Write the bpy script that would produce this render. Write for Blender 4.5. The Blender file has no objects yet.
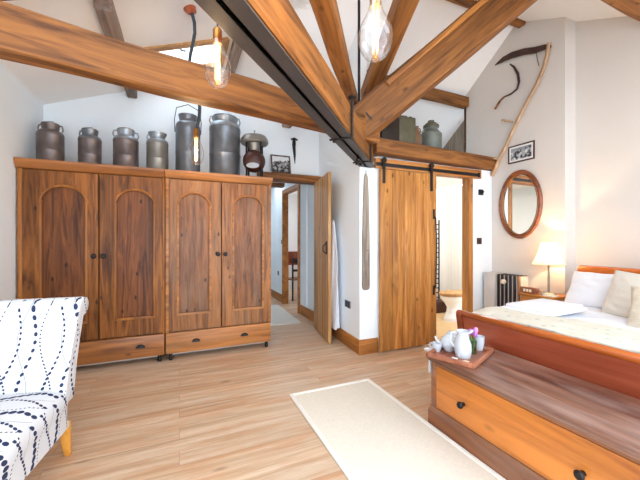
import bpy, bmesh, math, random
from mathutils import Vector, Matrix, noise
random.seed(7)
C = bpy.context.scene.collection
PI = math.pi
sc = bpy.context.scene

# ---------------------------------------------------------------- camera facts
F = 322.0; H = 1.3; TH = math.radians(23.6)
FW = Vector((math.sin(TH), math.cos(TH), 0)); RT = Vector((math.cos(TH), -math.sin(TH), 0))
CAM = Vector((0, 0, H))
def ray(u, v):
    return FW*F + RT*(u-320) + Vector((0, 0, 240-v))
def at(u, v, x=None, y=None, z=None, d=None):
    r = ray(u, v)
    if x is not None: t = x/r.x
    elif y is not None: t = y/r.y
    elif z is not None: t = (z-H)/r.z
    else: t = d/F
    return CAM + r*t

# ---------------------------------------------------------------- materials
def srgb(c):
    return tuple(((x/255)/12.92 if x/255 <= .04045 else ((x/255+.055)/1.055)**2.4) for x in c)+(1,)
def mat_new(name):
    m = bpy.data.materials.new(name); m.use_nodes = True
    nt = m.node_tree; b = nt.nodes['Principled BSDF']
    return m, nt, b
def plain(name, col, rough=.5, metal=0, var=.06, scale=8, bump=0, spec=.5, coat=0, sheen=0):
    m, nt, b = mat_new(name)
    N = nt.nodes; L = nt.links
    tc = N.new('ShaderNodeTexCoord'); n = N.new('ShaderNodeTexNoise'); n.inputs['Scale'].default_value = scale; n.inputs['Detail'].default_value = 4
    L.new(tc.outputs['Object'], n.inputs['Vector'])
    r = N.new('ShaderNodeValToRGB'); c = srgb(col)
    r.color_ramp.elements[0].position = .3; r.color_ramp.elements[1].position = .7
    r.color_ramp.elements[0].color = tuple(x*(1-var) for x in c[:3])+(1,)
    r.color_ramp.elements[1].color = tuple(min(1, x*(1+var)) for x in c[:3])+(1,)
    L.new(n.outputs['Fac'], r.inputs['Fac']); L.new(r.outputs['Color'], b.inputs['Base Color'])
    b.inputs['Roughness'].default_value = rough; b.inputs['Metallic'].default_value = metal
    b.inputs['Specular IOR Level'].default_value = spec
    b.inputs['Coat Weight'].default_value = coat; b.inputs['Sheen Weight'].default_value = sheen
    if bump:
        bp = N.new('ShaderNodeBump'); bp.inputs['Strength'].default_value = bump; bp.inputs['Distance'].default_value = .01
        n2 = N.new('ShaderNodeTexNoise'); n2.inputs['Scale'].default_value = scale*6
        L.new(tc.outputs['Object'], n2.inputs['Vector']); L.new(n2.outputs['Fac'], bp.inputs['Height']); L.new(bp.outputs['Normal'], b.inputs['Normal'])
    return m
def wood(name, light, dark, axis='x', rough=.5, knots=.5, scale=1.0, streak=1.0, coat=0, grey=None, spec=.4, bump=.25):
    """grain runs along the local axis"""
    m, nt, b = mat_new(name); N = nt.nodes; L = nt.links
    tc = N.new('ShaderNodeTexCoord'); mp = N.new('ShaderNodeMapping')
    oi = N.new('ShaderNodeObjectInfo'); ad = N.new('ShaderNodeVectorMath'); ad.operation = 'ADD'
    mul = N.new('ShaderNodeVectorMath'); mul.operation = 'SCALE'; mul.inputs['Scale'].default_value = 9
    cx = N.new('ShaderNodeCombineXYZ')
    for k in range(3): L.new(oi.outputs['Random'], cx.inputs[k])
    L.new(cx.outputs[0], mul.inputs[0]); L.new(tc.outputs['Object'], ad.inputs[0]); L.new(mul.outputs[0], ad.inputs[1])
    s = [14*scale]*3; s['xyz'.index(axis)] = 1.1*scale
    mp.inputs['Scale'].default_value = s
    L.new(ad.outputs[0], mp.inputs['Vector'])
    n = N.new('ShaderNodeTexNoise'); n.inputs['Scale'].default_value = 1; n.inputs['Detail'].default_value = 7; n.inputs['Roughness'].default_value = .62; n.inputs['Distortion'].default_value = .8*streak
    L.new(mp.outputs[0], n.inputs['Vector'])
    r = N.new('ShaderNodeValToRGB'); e = r.color_ramp.elements
    lo, hi = srgb(dark), srgb(light)
    e[0].position = .33; e[0].color = lo; e[1].position = .63; e[1].color = hi
    L.new(n.outputs['Fac'], r.inputs['Fac'])
    out = r.outputs['Color']
    # broad tone change
    n2 = N.new('ShaderNodeTexNoise'); n2.inputs['Scale'].default_value = 1; n2.inputs['Detail'].default_value = 2
    mp2 = N.new('ShaderNodeMapping'); s2 = [3.2*scale]*3; s2['xyz'.index(axis)] = .6*scale; mp2.inputs['Scale'].default_value = s2
    L.new(ad.outputs[0], mp2.inputs['Vector']); L.new(mp2.outputs[0], n2.inputs['Vector'])
    mr = N.new('ShaderNodeMapRange'); mr.inputs['From Min'].default_value = .3; mr.inputs['From Max'].default_value = .7; mr.inputs['To Min'].default_value = .72; mr.inputs['To Max'].default_value = 1.18
    L.new(n2.outputs['Fac'], mr.inputs['Value'])
    mx = N.new('ShaderNodeVectorMath'); mx.operation = 'SCALE'; L.new(out, mx.inputs[0]); L.new(mr.outputs[0], mx.inputs['Scale']); out = mx.outputs[0]
    if grey:
        n3 = N.new('ShaderNodeTexNoise'); n3.inputs['Scale'].default_value = 1; n3.inputs['Detail'].default_value = 5
        mp3 = N.new('ShaderNodeMapping'); s3 = [9*scale]*3; s3['xyz'.index(axis)] = 1.6*scale; mp3.inputs['Scale'].default_value = s3; mp3.inputs['Location'].default_value = (3, 7, 1)
        L.new(ad.outputs[0], mp3.inputs['Vector']); L.new(mp3.outputs[0], n3.inputs['Vector'])
        r3 = N.new('ShaderNodeValToRGB'); r3.color_ramp.elements[0].position = .42; r3.color_ramp.elements[1].position = .66
        L.new(n3.outputs['Fac'], r3.inputs['Fac'])
        m3 = N.new('ShaderNodeMixRGB'); m3.inputs['Color2'].default_value = srgb(grey[0])
        mf = N.new('ShaderNodeMath'); mf.operation = 'MULTIPLY'; mf.inputs[1].default_value = grey[1]; L.new(r3.outputs['Color'], mf.inputs[0])
        L.new(mf.outputs[0], m3.inputs['Fac']); L.new(out, m3.inputs['Color1']); out = m3.outputs[0]
    if knots:
        vo = N.new('ShaderNodeTexVoronoi'); vo.inputs['Scale'].default_value = 1
        mp4 = N.new('ShaderNodeMapping'); s4 = [7*scale]*3; s4['xyz'.index(axis)] = 3.4*scale; mp4.inputs['Scale'].default_value = s4
        L.new(ad.outputs[0], mp4.inputs['Vector']); L.new(mp4.outputs[0], vo.inputs['Vector'])
        r4 = N.new('ShaderNodeValToRGB'); r4.color_ramp.elements[0].position = .05; r4.color_ramp.elements[0].color = (1, 1, 1, 1); r4.color_ramp.elements[1].position = .14; r4.color_ramp.elements[1].color = (0, 0, 0, 1)
        L.new(vo.outputs['Distance'], r4.inputs['Fac'])
        mf = N.new('ShaderNodeMath'); mf.operation = 'MULTIPLY'; mf.inputs[1].default_value = knots; L.new(r4.outputs['Color'], mf.inputs[0])
        m4 = N.new('ShaderNodeMixRGB'); m4.inputs['Color2'].default_value = tuple(x*.3 for x in lo[:3])+(1,)
        L.new(mf.outputs[0], m4.inputs['Fac']); L.new(out, m4.inputs['Color1']); out = m4.outputs[0]
    L.new(out, b.inputs['Base Color'])
    b.inputs['Roughness'].default_value = rough; b.inputs['Coat Weight'].default_value = coat; b.inputs['Coat Roughness'].default_value = .2
    b.inputs['Specular IOR Level'].default_value = spec
    if bump:
        bp = N.new('ShaderNodeBump'); bp.inputs['Strength'].default_value = bump; bp.inputs['Distance'].default_value = .004
        L.new(n.outputs['Fac'], bp.inputs['Height']); L.new(bp.outputs['Normal'], b.inputs['Normal'])
    return m
def emit(name, col, strength):
    m, nt, b = mat_new(name)
    b.inputs['Base Color'].default_value = srgb(col); b.inputs['Emission Color'].default_value = srgb(col); b.inputs['Emission Strength'].default_value = strength
    return m
def clear_glass(name, tint=(255, 255, 255), amount=.12):
    m = bpy.data.materials.new(name); m.use_nodes = True; nt = m.node_tree; N = nt.nodes; L = nt.links; N.clear()
    o = N.new('ShaderNodeOutputMaterial'); t = N.new('ShaderNodeBsdfTransparent'); g = N.new('ShaderNodeBsdfGlossy'); g.inputs['Roughness'].default_value = .04
    t.inputs['Color'].default_value = srgb(tint)
    lw = N.new('ShaderNodeLayerWeight'); lw.inputs['Blend'].default_value = .35
    mr = N.new('ShaderNodeMapRange'); mr.inputs['To Min'].default_value = amount*.7; mr.inputs['To Max'].default_value = .75
    pw = N.new('ShaderNodeMath'); pw.operation = 'POWER'; pw.inputs[1].default_value = 1.6
    L.new(lw.outputs['Facing'], pw.inputs[0]); L.new(pw.outputs[0], mr.inputs['Value'])
    mx = N.new('ShaderNodeMixShader'); L.new(mr.outputs[0], mx.inputs[0]); L.new(t.outputs[0], mx.inputs[1]); L.new(g.outputs[0], mx.inputs[2]); L.new(mx.outputs[0], o.inputs[0])
    return m
def floor_mat():
    m, nt, b = mat_new('floorboards'); N = nt.nodes; L = nt.links
    tc = N.new('ShaderNodeTexCoord')
    br = N.new('ShaderNodeTexBrick'); br.inputs['Scale'].default_value = 1; br.inputs['Brick Width'].default_value = 1.9; br.inputs['Row Height'].default_value = .135
    br.inputs['Mortar Size'].default_value = .0012; br.offset = .37; br.inputs['Color1'].default_value = (0, 0, 0, 1); br.inputs['Color2'].default_value = (1, 1, 1, 1); br.inputs['Mortar'].default_value = (.5, .5, .5, 1)
    L.new(tc.outputs['Object'], br.inputs['Vector'])
    sp = N.new('ShaderNodeSeparateXYZ'); L.new(tc.outputs['Object'], sp.inputs[0])
    bw = N.new('ShaderNodeRGBToBW'); L.new(br.outputs['Color'], bw.inputs[0])
    ad = N.new('ShaderNodeVectorMath'); ad.operation = 'ADD'; cx = N.new('ShaderNodeCombineXYZ'); mm = N.new('ShaderNodeMath'); mm.operation = 'MULTIPLY'; mm.inputs[1].default_value = 17
    L.new(bw.outputs[0], mm.inputs[0]); L.new(mm.outputs[0], cx.inputs[0]); L.new(mm.outputs[0], cx.inputs[2]); L.new(tc.outputs['Object'], ad.inputs[0]); L.new(cx.outputs[0], ad.inputs[1])
    mp = N.new('ShaderNodeMapping'); mp.inputs['Scale'].default_value = (1.0, 16, 16); L.new(ad.outputs[0], mp.inputs['Vector'])
    n = N.new('ShaderNodeTexNoise'); n.inputs['Scale'].default_value = 1; n.inputs['Detail'].default_value = 8; n.inputs['Roughness'].default_value = .65; n.inputs['Distortion'].default_value = .7; L.new(mp.outputs[0], n.inputs['Vector'])
    r = N.new('ShaderNodeValToRGB'); e = r.color_ramp.elements; e[0].position = .2; e[0].color = srgb((150, 118, 90)); e[1].position = .78; e[1].color = srgb((226, 206, 184)); x = e.new(.48); x.color = srgb((202, 172, 142))
    L.new(n.outputs['Fac'], r.inputs['Fac'])
    mp2 = N.new('ShaderNodeMapping'); mp2.inputs['Scale'].default_value = (.9, 4, 4); L.new(ad.outputs[0], mp2.inputs['Vector'])
    n2 = N.new('ShaderNodeTexNoise'); n2.inputs['Scale'].default_value = 1.6; n2.inputs['Detail'].default_value = 6; n2.inputs['Roughness'].default_value = .7; L.new(mp2.outputs[0], n2.inputs['Vector'])
    mx = N.new('ShaderNodeMixRGB'); mx.inputs['Color2'].default_value = srgb((196, 140, 98)); L.new(r.outputs['Color'], mx.inputs['Color1'])
    mr = N.new('ShaderNodeMapRange'); mr.inputs['From Min'].default_value = .46; mr.inputs['From Max'].default_value = .68; mr.inputs['To Max'].default_value = .75; L.new(n2.outputs['Fac'], mr.inputs['Value']); L.new(mr.outputs[0], mx.inputs['Fac'])
    # knots
    mp3 = N.new('ShaderNodeMapping'); mp3.inputs['Scale'].default_value = (1.6, 4.5, 4.5); L.new(ad.outputs[0], mp3.inputs['Vector'])
    vo = N.new('ShaderNodeTexVoronoi'); vo.inputs['Scale'].default_value = 1; L.new(mp3.outputs[0], vo.inputs['Vector'])
    r4 = N.new('ShaderNodeValToRGB'); r4.color_ramp.elements[0].position = .03; r4.color_ramp.elements[0].color = (.6, .6, .6, 1); r4.color_ramp.elements[1].position = .1; r4.color_ramp.elements[1].color = (0, 0, 0, 1); L.new(vo.outputs['Distance'], r4.inputs['Fac'])
    m4 = N.new('ShaderNodeMixRGB'); m4.inputs['Color2'].default_value = srgb((110, 78, 56)); L.new(r4.outputs['Color'], m4.inputs['Fac']); L.new(mx.outputs[0], m4.inputs['Color1'])
    # per board tone
    t = N.new('ShaderNodeMapRange'); t.inputs['To Min'].default_value = .93; t.inputs['To Max'].default_value = 1.06; L.new(bw.outputs[0], t.inputs['Value'])
    sc_ = N.new('ShaderNodeVectorMath'); sc_.operation = 'SCALE'; L.new(m4.outputs[0], sc_.inputs[0]); L.new(t.outputs[0], sc_.inputs['Scale'])
    mj = N.new('ShaderNodeMixRGB'); mj.inputs['Color2'].default_value = srgb((160, 126, 94)); L.new(br.outputs['Fac'], mj.inputs['Fac']); L.new(sc_.outputs[0], mj.inputs['Color1'])
    L.new(mj.outputs[0], b.inputs['Base Color']); b.inputs['Roughness'].default_value = .38; b.inputs['Specular IOR Level'].default_value = .45
    bp = N.new('ShaderNodeBump'); bp.inputs['Strength'].default_value = .15; bp.inputs['Distance'].default_value = .003; L.new(n.outputs['Fac'], bp.inputs['Height']); L.new(bp.outputs['Normal'], b.inputs['Normal'])
    return m
def bead_fabric(name):
    """white cotton printed with wandering strings of navy beads and fine grey lines (UV in metres)"""
    m, nt, b = mat_new(name); N = nt.nodes; L = nt.links
    uv = N.new('ShaderNodeUVMap'); sp = N.new('ShaderNodeSeparateXYZ'); L.new(uv.outputs[0], sp.inputs[0])
    def M(op, a, c=None, d=None):
        q = N.new('ShaderNodeMath'); q.operation = op
        for i, x in enumerate((a, c, d)):
            if x is None: continue
            if isinstance(x, (int, float)): q.inputs[i].default_value = x
            else: L.new(x, q.inputs[i])
        return q.outputs[0]
    U, V = sp.outputs[0], sp.outputs[1]
    def string(period, amp, k, ph, off, bead, rmin, rmax, kr):
        w = M('MULTIPLY', M('SINE', M('MULTIPLY_ADD', V, k, ph)), amp)
        uu = M('ADD', M('ADD', U, w), off)
        xx = M('SUBTRACT', M('FLOORED_MODULO', uu, period), period/2)
        zz = M('SUBTRACT', M('FLOORED_MODULO', V, bead), bead/2)
        rr = M('SQRT', M('ADD', M('MULTIPLY', xx, xx), M('MULTIPLY', zz, zz)))
        rad = M('MULTIPLY_ADD', M('SINE', M('MULTIPLY_ADD', V, kr, ph*2)), (rmax-rmin)/2, (rmax+rmin)/2)
        return M('LESS_THAN', rr, rad)
    def line(period, amp, k, ph, off, wd):
        w = M('MULTIPLY', M('SINE', M('MULTIPLY_ADD', V, k, ph)), amp)
        xx = M('SUBTRACT', M('FLOORED_MODULO', M('ADD', M('ADD', U, w), off), period), period/2)
        return M('LESS_THAN', M('ABSOLUTE', xx), wd)
    a = M('MAXIMUM', string(.21, .030, 15, 0, 0, .031, .008, .0155, 7), string(.21, .042, 12, 2.1, .085, .021, .0055, .0092, 9))
    a = M('MAXIMUM', a, string(.21, .040, 12, 5.0, .12, .015, .0032, .0048, 8))
    g = M('MULTIPLY', line(.21, .036, 14, 3.6, .02, .0018), .7)
    mx = N.new('ShaderNodeMixRGB'); mx.inputs['Color1'].default_value = srgb((208, 210, 214)); mx.inputs['Color2'].default_value = srgb((96, 102, 118)); L.new(g, mx.inputs['Fac'])
    m2 = N.new('ShaderNodeMixRGB'); m2.inputs['Color2'].default_value = srgb((44, 54, 84)); L.new(a, m2.inputs['Fac']); L.new(mx.outputs[0], m2.inputs['Color1'])
    L.new(m2.outputs[0], b.inputs['Base Color']); b.inputs['Roughness'].default_value = .9; b.inputs['Specular IOR Level'].default_value = .15
    return m
def quilt_mat():
    m, nt, b = mat_new('patterned_quilt'); N = nt.nodes; L = nt.links
    tc = N.new('ShaderNodeTexCoord'); v = N.new('ShaderNodeTexVoronoi'); v.inputs['Scale'].default_value = 16; n = N.new('ShaderNodeTexNoise'); n.inputs['Scale'].default_value = 9; n.inputs['Detail'].default_value = 3
    L.new(tc.outputs['Object'], v.inputs['Vector']); L.new(tc.outputs['Object'], n.inputs['Vector'])
    r = N.new('ShaderNodeValToRGB'); e = r.color_ramp.elements; e[0].position = .12; e[0].color = srgb((178, 184, 174)); e[1].position = .34; e[1].color = srgb((214, 208, 192)); L.new(v.outputs['Distance'], r.inputs['Fac'])
    r2 = N.new('ShaderNodeValToRGB'); e = r2.color_ramp.elements; e[0].position = .5; e[0].color = (0, 0, 0, 1); e[1].position = .6; e[1].color = (.7, .7, .7, 1); L.new(n.outputs['Fac'], r2.inputs['Fac'])
    mx = N.new('ShaderNodeMixRGB'); mx.inputs['Color2'].default_value = srgb((216, 212, 200)); L.new(r2.outputs[0], mx.inputs['Fac']); L.new(r.outputs[0], mx.inputs['Color1'])
    L.new(mx.outputs[0], b.inputs['Base Color']); b.inputs['Roughness'].default_value = .9
    bp = N.new('ShaderNodeBump'); bp.inputs['Strength'].default_value = .4; bp.inputs['Distance'].default_value = .01; L.new(v.outputs['Distance'], bp.inputs['Height']); L.new(bp.outputs['Normal'], b.inputs['Normal'])
    return m
def photo_mat(name, sky, dark, light):
    """a small black and white landscape print"""
    m, nt, b = mat_new(name); N = nt.nodes; L = nt.links
    tc = N.new('ShaderNodeTexCoord'); n = N.new('ShaderNodeTexNoise'); n.inputs['Scale'].default_value = 22; n.inputs['Detail'].default_value = 5
    L.new(tc.outputs['Object'], n.inputs['Vector'])
    sp = N.new('ShaderNodeSeparateXYZ'); L.new(tc.outputs['Object'], sp.inputs[0])
    r = N.new('ShaderNodeValToRGB'); e = r.color_ramp.elements; e[0].position = .42; e[0].color = srgb(dark); e[1].position = .62; e[1].color = srgb(light); L.new(n.outputs['Fac'], r.inputs['Fac'])
    a = N.new('ShaderNodeMath'); a.operation = 'MULTIPLY_ADD'; a.inputs[1].default_value = .12; L.new(n.outputs['Fac'], a.inputs[0]); L.new(sp.outputs[2], a.inputs[2])
    g = N.new('ShaderNodeMath'); g.operation = 'GREATER_THAN'; g.inputs[1].default_value = .105; L.new(a.outputs[0], g.inputs[0])
    mx = N.new('ShaderNodeMixRGB'); mx.inputs['Color2'].default_value = srgb(sky); L.new(g.outputs[0], mx.inputs['Fac']); L.new(r.outputs[0], mx.inputs['Color1']); L.new(mx.outputs[0], b.inputs['Base Color']); b.inputs['Roughness'].default_value = .25
    return m

M = {}
M['wall'] = plain('white_plaster', (235, 241, 245), .85, var=.015, scale=3, bump=.12, spec=.2)
M['wall_warm'] = plain('warm_white_plaster', (216, 208, 200), .85, var=.015, scale=3, bump=.12, spec=.2)
M['ceil'] = plain('ceiling_plaster', (243, 240, 237), .9, var=.01, scale=3, spec=.2)
M['floor'] = floor_mat()
M['beam'] = wood('oak_beam', (160, 102, 48), (88, 50, 20), 'x', .6, .7, 1.0, streak=1.6)
M['beam_dark'] = wood('dark_beam', (140, 96, 62), (84, 54, 34), 'x', .6, .3, .8)
M['purlin'] = wood('weathered_purlin', (158, 136, 122), (112, 94, 84), 'x', .7, .3)
M['barn'] = wood('barn_pine', (202, 138, 70), (142, 84, 34), 'z', .5, .95, 1.1, streak=1.6)
M['barn_x'] = wood('barn_pine_rail', (194, 128, 62), (138, 80, 34), 'x', .5, .7, .9)
M['pine_door'] = wood('door_pine', (212, 164, 108), (172, 122, 70), 'z', .5, .6, .8)
M['skirt'] = wood('skirting_pine', (190, 124, 60), (140, 82, 36), 'y', .5, .5, .8)
M['skirt_x'] = wood('skirting_pine_x', (190, 124, 60), (140, 82, 36), 'x', .5, .5, .8)
M['ward'] = wood('wardrobe_pine', (154, 94, 40), (72, 36, 12), 'z', .45, .95, 1.2, streak=1.8, spec=.3)
M['ward_x'] = wood('wardrobe_pine_rail', (178, 112, 54), (114, 66, 30), 'x', .42, .8, 1, spec=.5)
M['ward_panel'] = wood('wardrobe_panel', (136, 78, 34), (62, 30, 12), 'z', .45, 1, 1.3, streak=1.8, spec=.3)
M['ward_light'] = wood('wardrobe_edge', (176, 112, 50), (122, 70, 26), 'z', .45, .3, .8)
M['ward2'] = wood('wardrobe_pine_worn', (170, 108, 52), (92, 50, 20), 'z', .45, .95, 1.2, streak=1.8, grey=((168, 138, 110), .2))
M['ward2_x'] = wood('wardrobe_pine_worn_rail', (192, 126, 68), (132, 80, 40), 'x', .45, .7, 1, grey=((172, 146, 124), .15))
M['ward2_panel'] = wood('wardrobe_panel_worn', (150, 92, 46), (78, 42, 18), 'z', .45, .95, 1.3, streak=1.8, grey=((168, 140, 116), .22))
M['chest'] = wood('chest_pine', (200, 122, 52), (150, 82, 32), 'y', .4, .4, .8, coat=.15)
M['chest_lid'] = wood('chest_lid_wood', (134, 90, 70), (78, 46, 36), 'y', .35, .3, 1, grey=((176, 152, 142), .5), coat=.2)
M['chest_brown'] = wood('chest_frame_wood', (158, 98, 60), (108, 62, 36), 'y', .45, .3, .8, grey=((168, 140, 124), .3))
M['cherry'] = wood('cherry_bed', (150, 66, 30), (110, 42, 16), 'y', .25, 0, .5, coat=.5, bump=.03)
M['cherry_top'] = wood('cherry_bed_roll', (200, 106, 42), (160, 74, 24), 'y', .22, 0, .5, coat=.6, bump=.03)
M['cherry_panel'] = wood('cherry_bed_panel', (176, 88, 60), (146, 66, 42), 'y', .2, 0, .5, coat=.4, bump=.03)
M['stand'] = wood('nightstand_pine', (206, 142, 66), (166, 102, 40), 'y', .4, .3, .8)
M['tray'] = wood('tray_wood', (176, 112, 84), (128, 72, 50), 'x', .4, 0, 1)
M['leg'] = wood('chair_leg_beech', (224, 160, 70), (190, 120, 44), 'z', .4, 0, 1)
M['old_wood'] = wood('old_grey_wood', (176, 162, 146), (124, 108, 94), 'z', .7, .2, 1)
M['snath'] = wood('scythe_ash', (206, 172, 136), (160, 122, 88), 'z', .6, .2, 1)
M['steel'] = plain('grey_painted_steel', (74, 68, 66), .5, .2, .08, 5)
M['iron'] = plain('black_iron', (36, 32, 32), .45, .5, .2, 20)
M['rust'] = plain('rusty_blade', (74, 50, 44), .6, .4, .3, 14, bump=.4)
M['churn_brown'] = plain('tarnished_churn', (112, 102, 100), .4, .6, .3, 7, bump=.15)
M['churn_grey'] = plain('galvanised_churn', (118, 122, 128), .36, .7, .28, 6, bump=.15)
M['churn_pale'] = plain('tinned_churn', (136, 134, 128), .38, .65, .16, 6, bump=.1)
M['zinc'] = plain('zinc_collar', (150, 158, 166), .35, .7, .15, 9)
M['brass'] = plain('aged_brass', (158, 108, 52), .35, .9, .15, 12)
M['copper'] = plain('copper', (196, 112, 80), .35, .8, .1, 12)
M['black'] = plain('black_paint', (30, 30, 32), .4)
M['cable'] = plain('braided_grey_cable', (62, 66, 72), .7, 0, .2, 60)
M['fabric'] = bead_fabric('beaded_stripe_cotton')
M['rug'] = plain('cream_weave', (236, 229, 214), .95, 0, .04, 60, bump=.4, spec=.1)
M['rug_edge'] = plain('white_rug_tape', (238, 234, 226), .9, 0, .02, 60, spec=.1)
M['white_rug'] = plain('pale_hall_rug', (214, 208, 200), .95, 0, .04, 30, spec=.1)
M['linen'] = plain('white_linen', (230, 232, 238), .85, 0, .01, 6, spec=.2)
M['linen_cream'] = plain('ivory_linen', (214, 206, 194), .88, 0, .03, 50, spec=.2)
M['linen_beige'] = plain('oatmeal_linen', (204, 192, 172), .9, 0, .06, 70, spec=.2)
M['quilt'] = quilt_mat()
M['china'] = plain('white_china', (198, 203, 210), .15, 0, .01, 4, spec=.6, coat=.3)
M['robe'] = plain('white_towelling', (228, 230, 238), .95, 0, .04, 40, bump=.4, spec=.1)
M['silver'] = plain('polished_steel', (190, 190, 190), .2, .9)
M['socket'] = plain('brushed_socket', (96, 98, 104), .4, .6)
M['ceramic'] = plain('sanitary_ceramic', (240, 240, 238), .12, 0, .01, 4, coat=.3)
M['bath_panel'] = plain('bathroom_panelling', (236, 232, 224), .6, 0, .01, 4)
M['green_tin'] = plain('sage_enamel', (104, 108, 98), .5, .15, .14, 9)
M['olive_tin'] = plain('olive_tin', (98, 92, 72), .55, .25, .2, 9)
M['dark_tin'] = plain('dark_tin', (50, 40, 34), .5, .3, .2, 9)
M['brown_jug'] = plain('brown_stoneware', (126, 92, 66), .4, 0, .2, 9)
M['barrel'] = plain('dark_red_wood', (66, 36, 30), .35, .1, .2, 8)
M['mirror'] = plain('mirror_glass', (238, 238, 236), .03, 1, 0, 4)
M['mirror_frame'] = wood('mahogany_frame', (150, 80, 44), (100, 46, 24), 'y', .3, 0, 1, coat=.4)
M['photo_frame'] = plain('dark_frame', (74, 48, 40), .4)
M['mount'] = plain('white_mount', (232, 230, 224), .8)
M['photo_a'] = photo_mat('farm_print', (216, 218, 220), (46, 46, 48), (168, 168, 168))
M['photo_b'] = photo_mat('cottage_print', (150, 152, 156), (66, 66, 70), (214, 214, 214))
M['petal'] = plain('lilac_petal', (206, 140, 200), .6, 0, .12, 30)
M['petal2'] = plain('violet_petal', (176, 110, 186), .6, 0, .12, 30)
M['leaf'] = plain('tulip_green', (110, 160, 96), .6, 0, .12, 30)
M['glass'] = clear_glass('clear_bulb_glass')
M['vase'] = clear_glass('green_vase_glass', (190, 235, 200), .3)
M['filament'] = emit('glowing_filament', (255, 176, 76), 9)
M['rad'] = plain('black_radiator', (34, 32, 40), .4, .2)
M['rad_pale'] = plain('pale_grey_panel', (204, 196, 188), .6)
M['paper'] = plain('letter_tile', (232, 214, 190), .7)
M['sachet_red'] = plain('red_sachet', (190, 90, 84), .5)
def shade_mat():
    m, nt, b = mat_new('pleated_shade'); N = nt.nodes; L = nt.links
    b.inputs['Base Color'].default_value = srgb((244, 232, 208)); b.inputs['Roughness'].default_value = .8
    tr = N.new('ShaderNodeBsdfTranslucent'); tr.inputs['Color'].default_value = srgb((250, 232, 196))
    mx = N.new('ShaderNodeMixShader'); mx.inputs[0].default_value = .5; o = N['Material Output']
    L.new(b.outputs[0], mx.inputs[1]); L.new(tr.outputs[0], mx.inputs[2]); L.new(mx.outputs[0], o.inputs[0])
    return m
M['shade'] = shade_mat()

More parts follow.
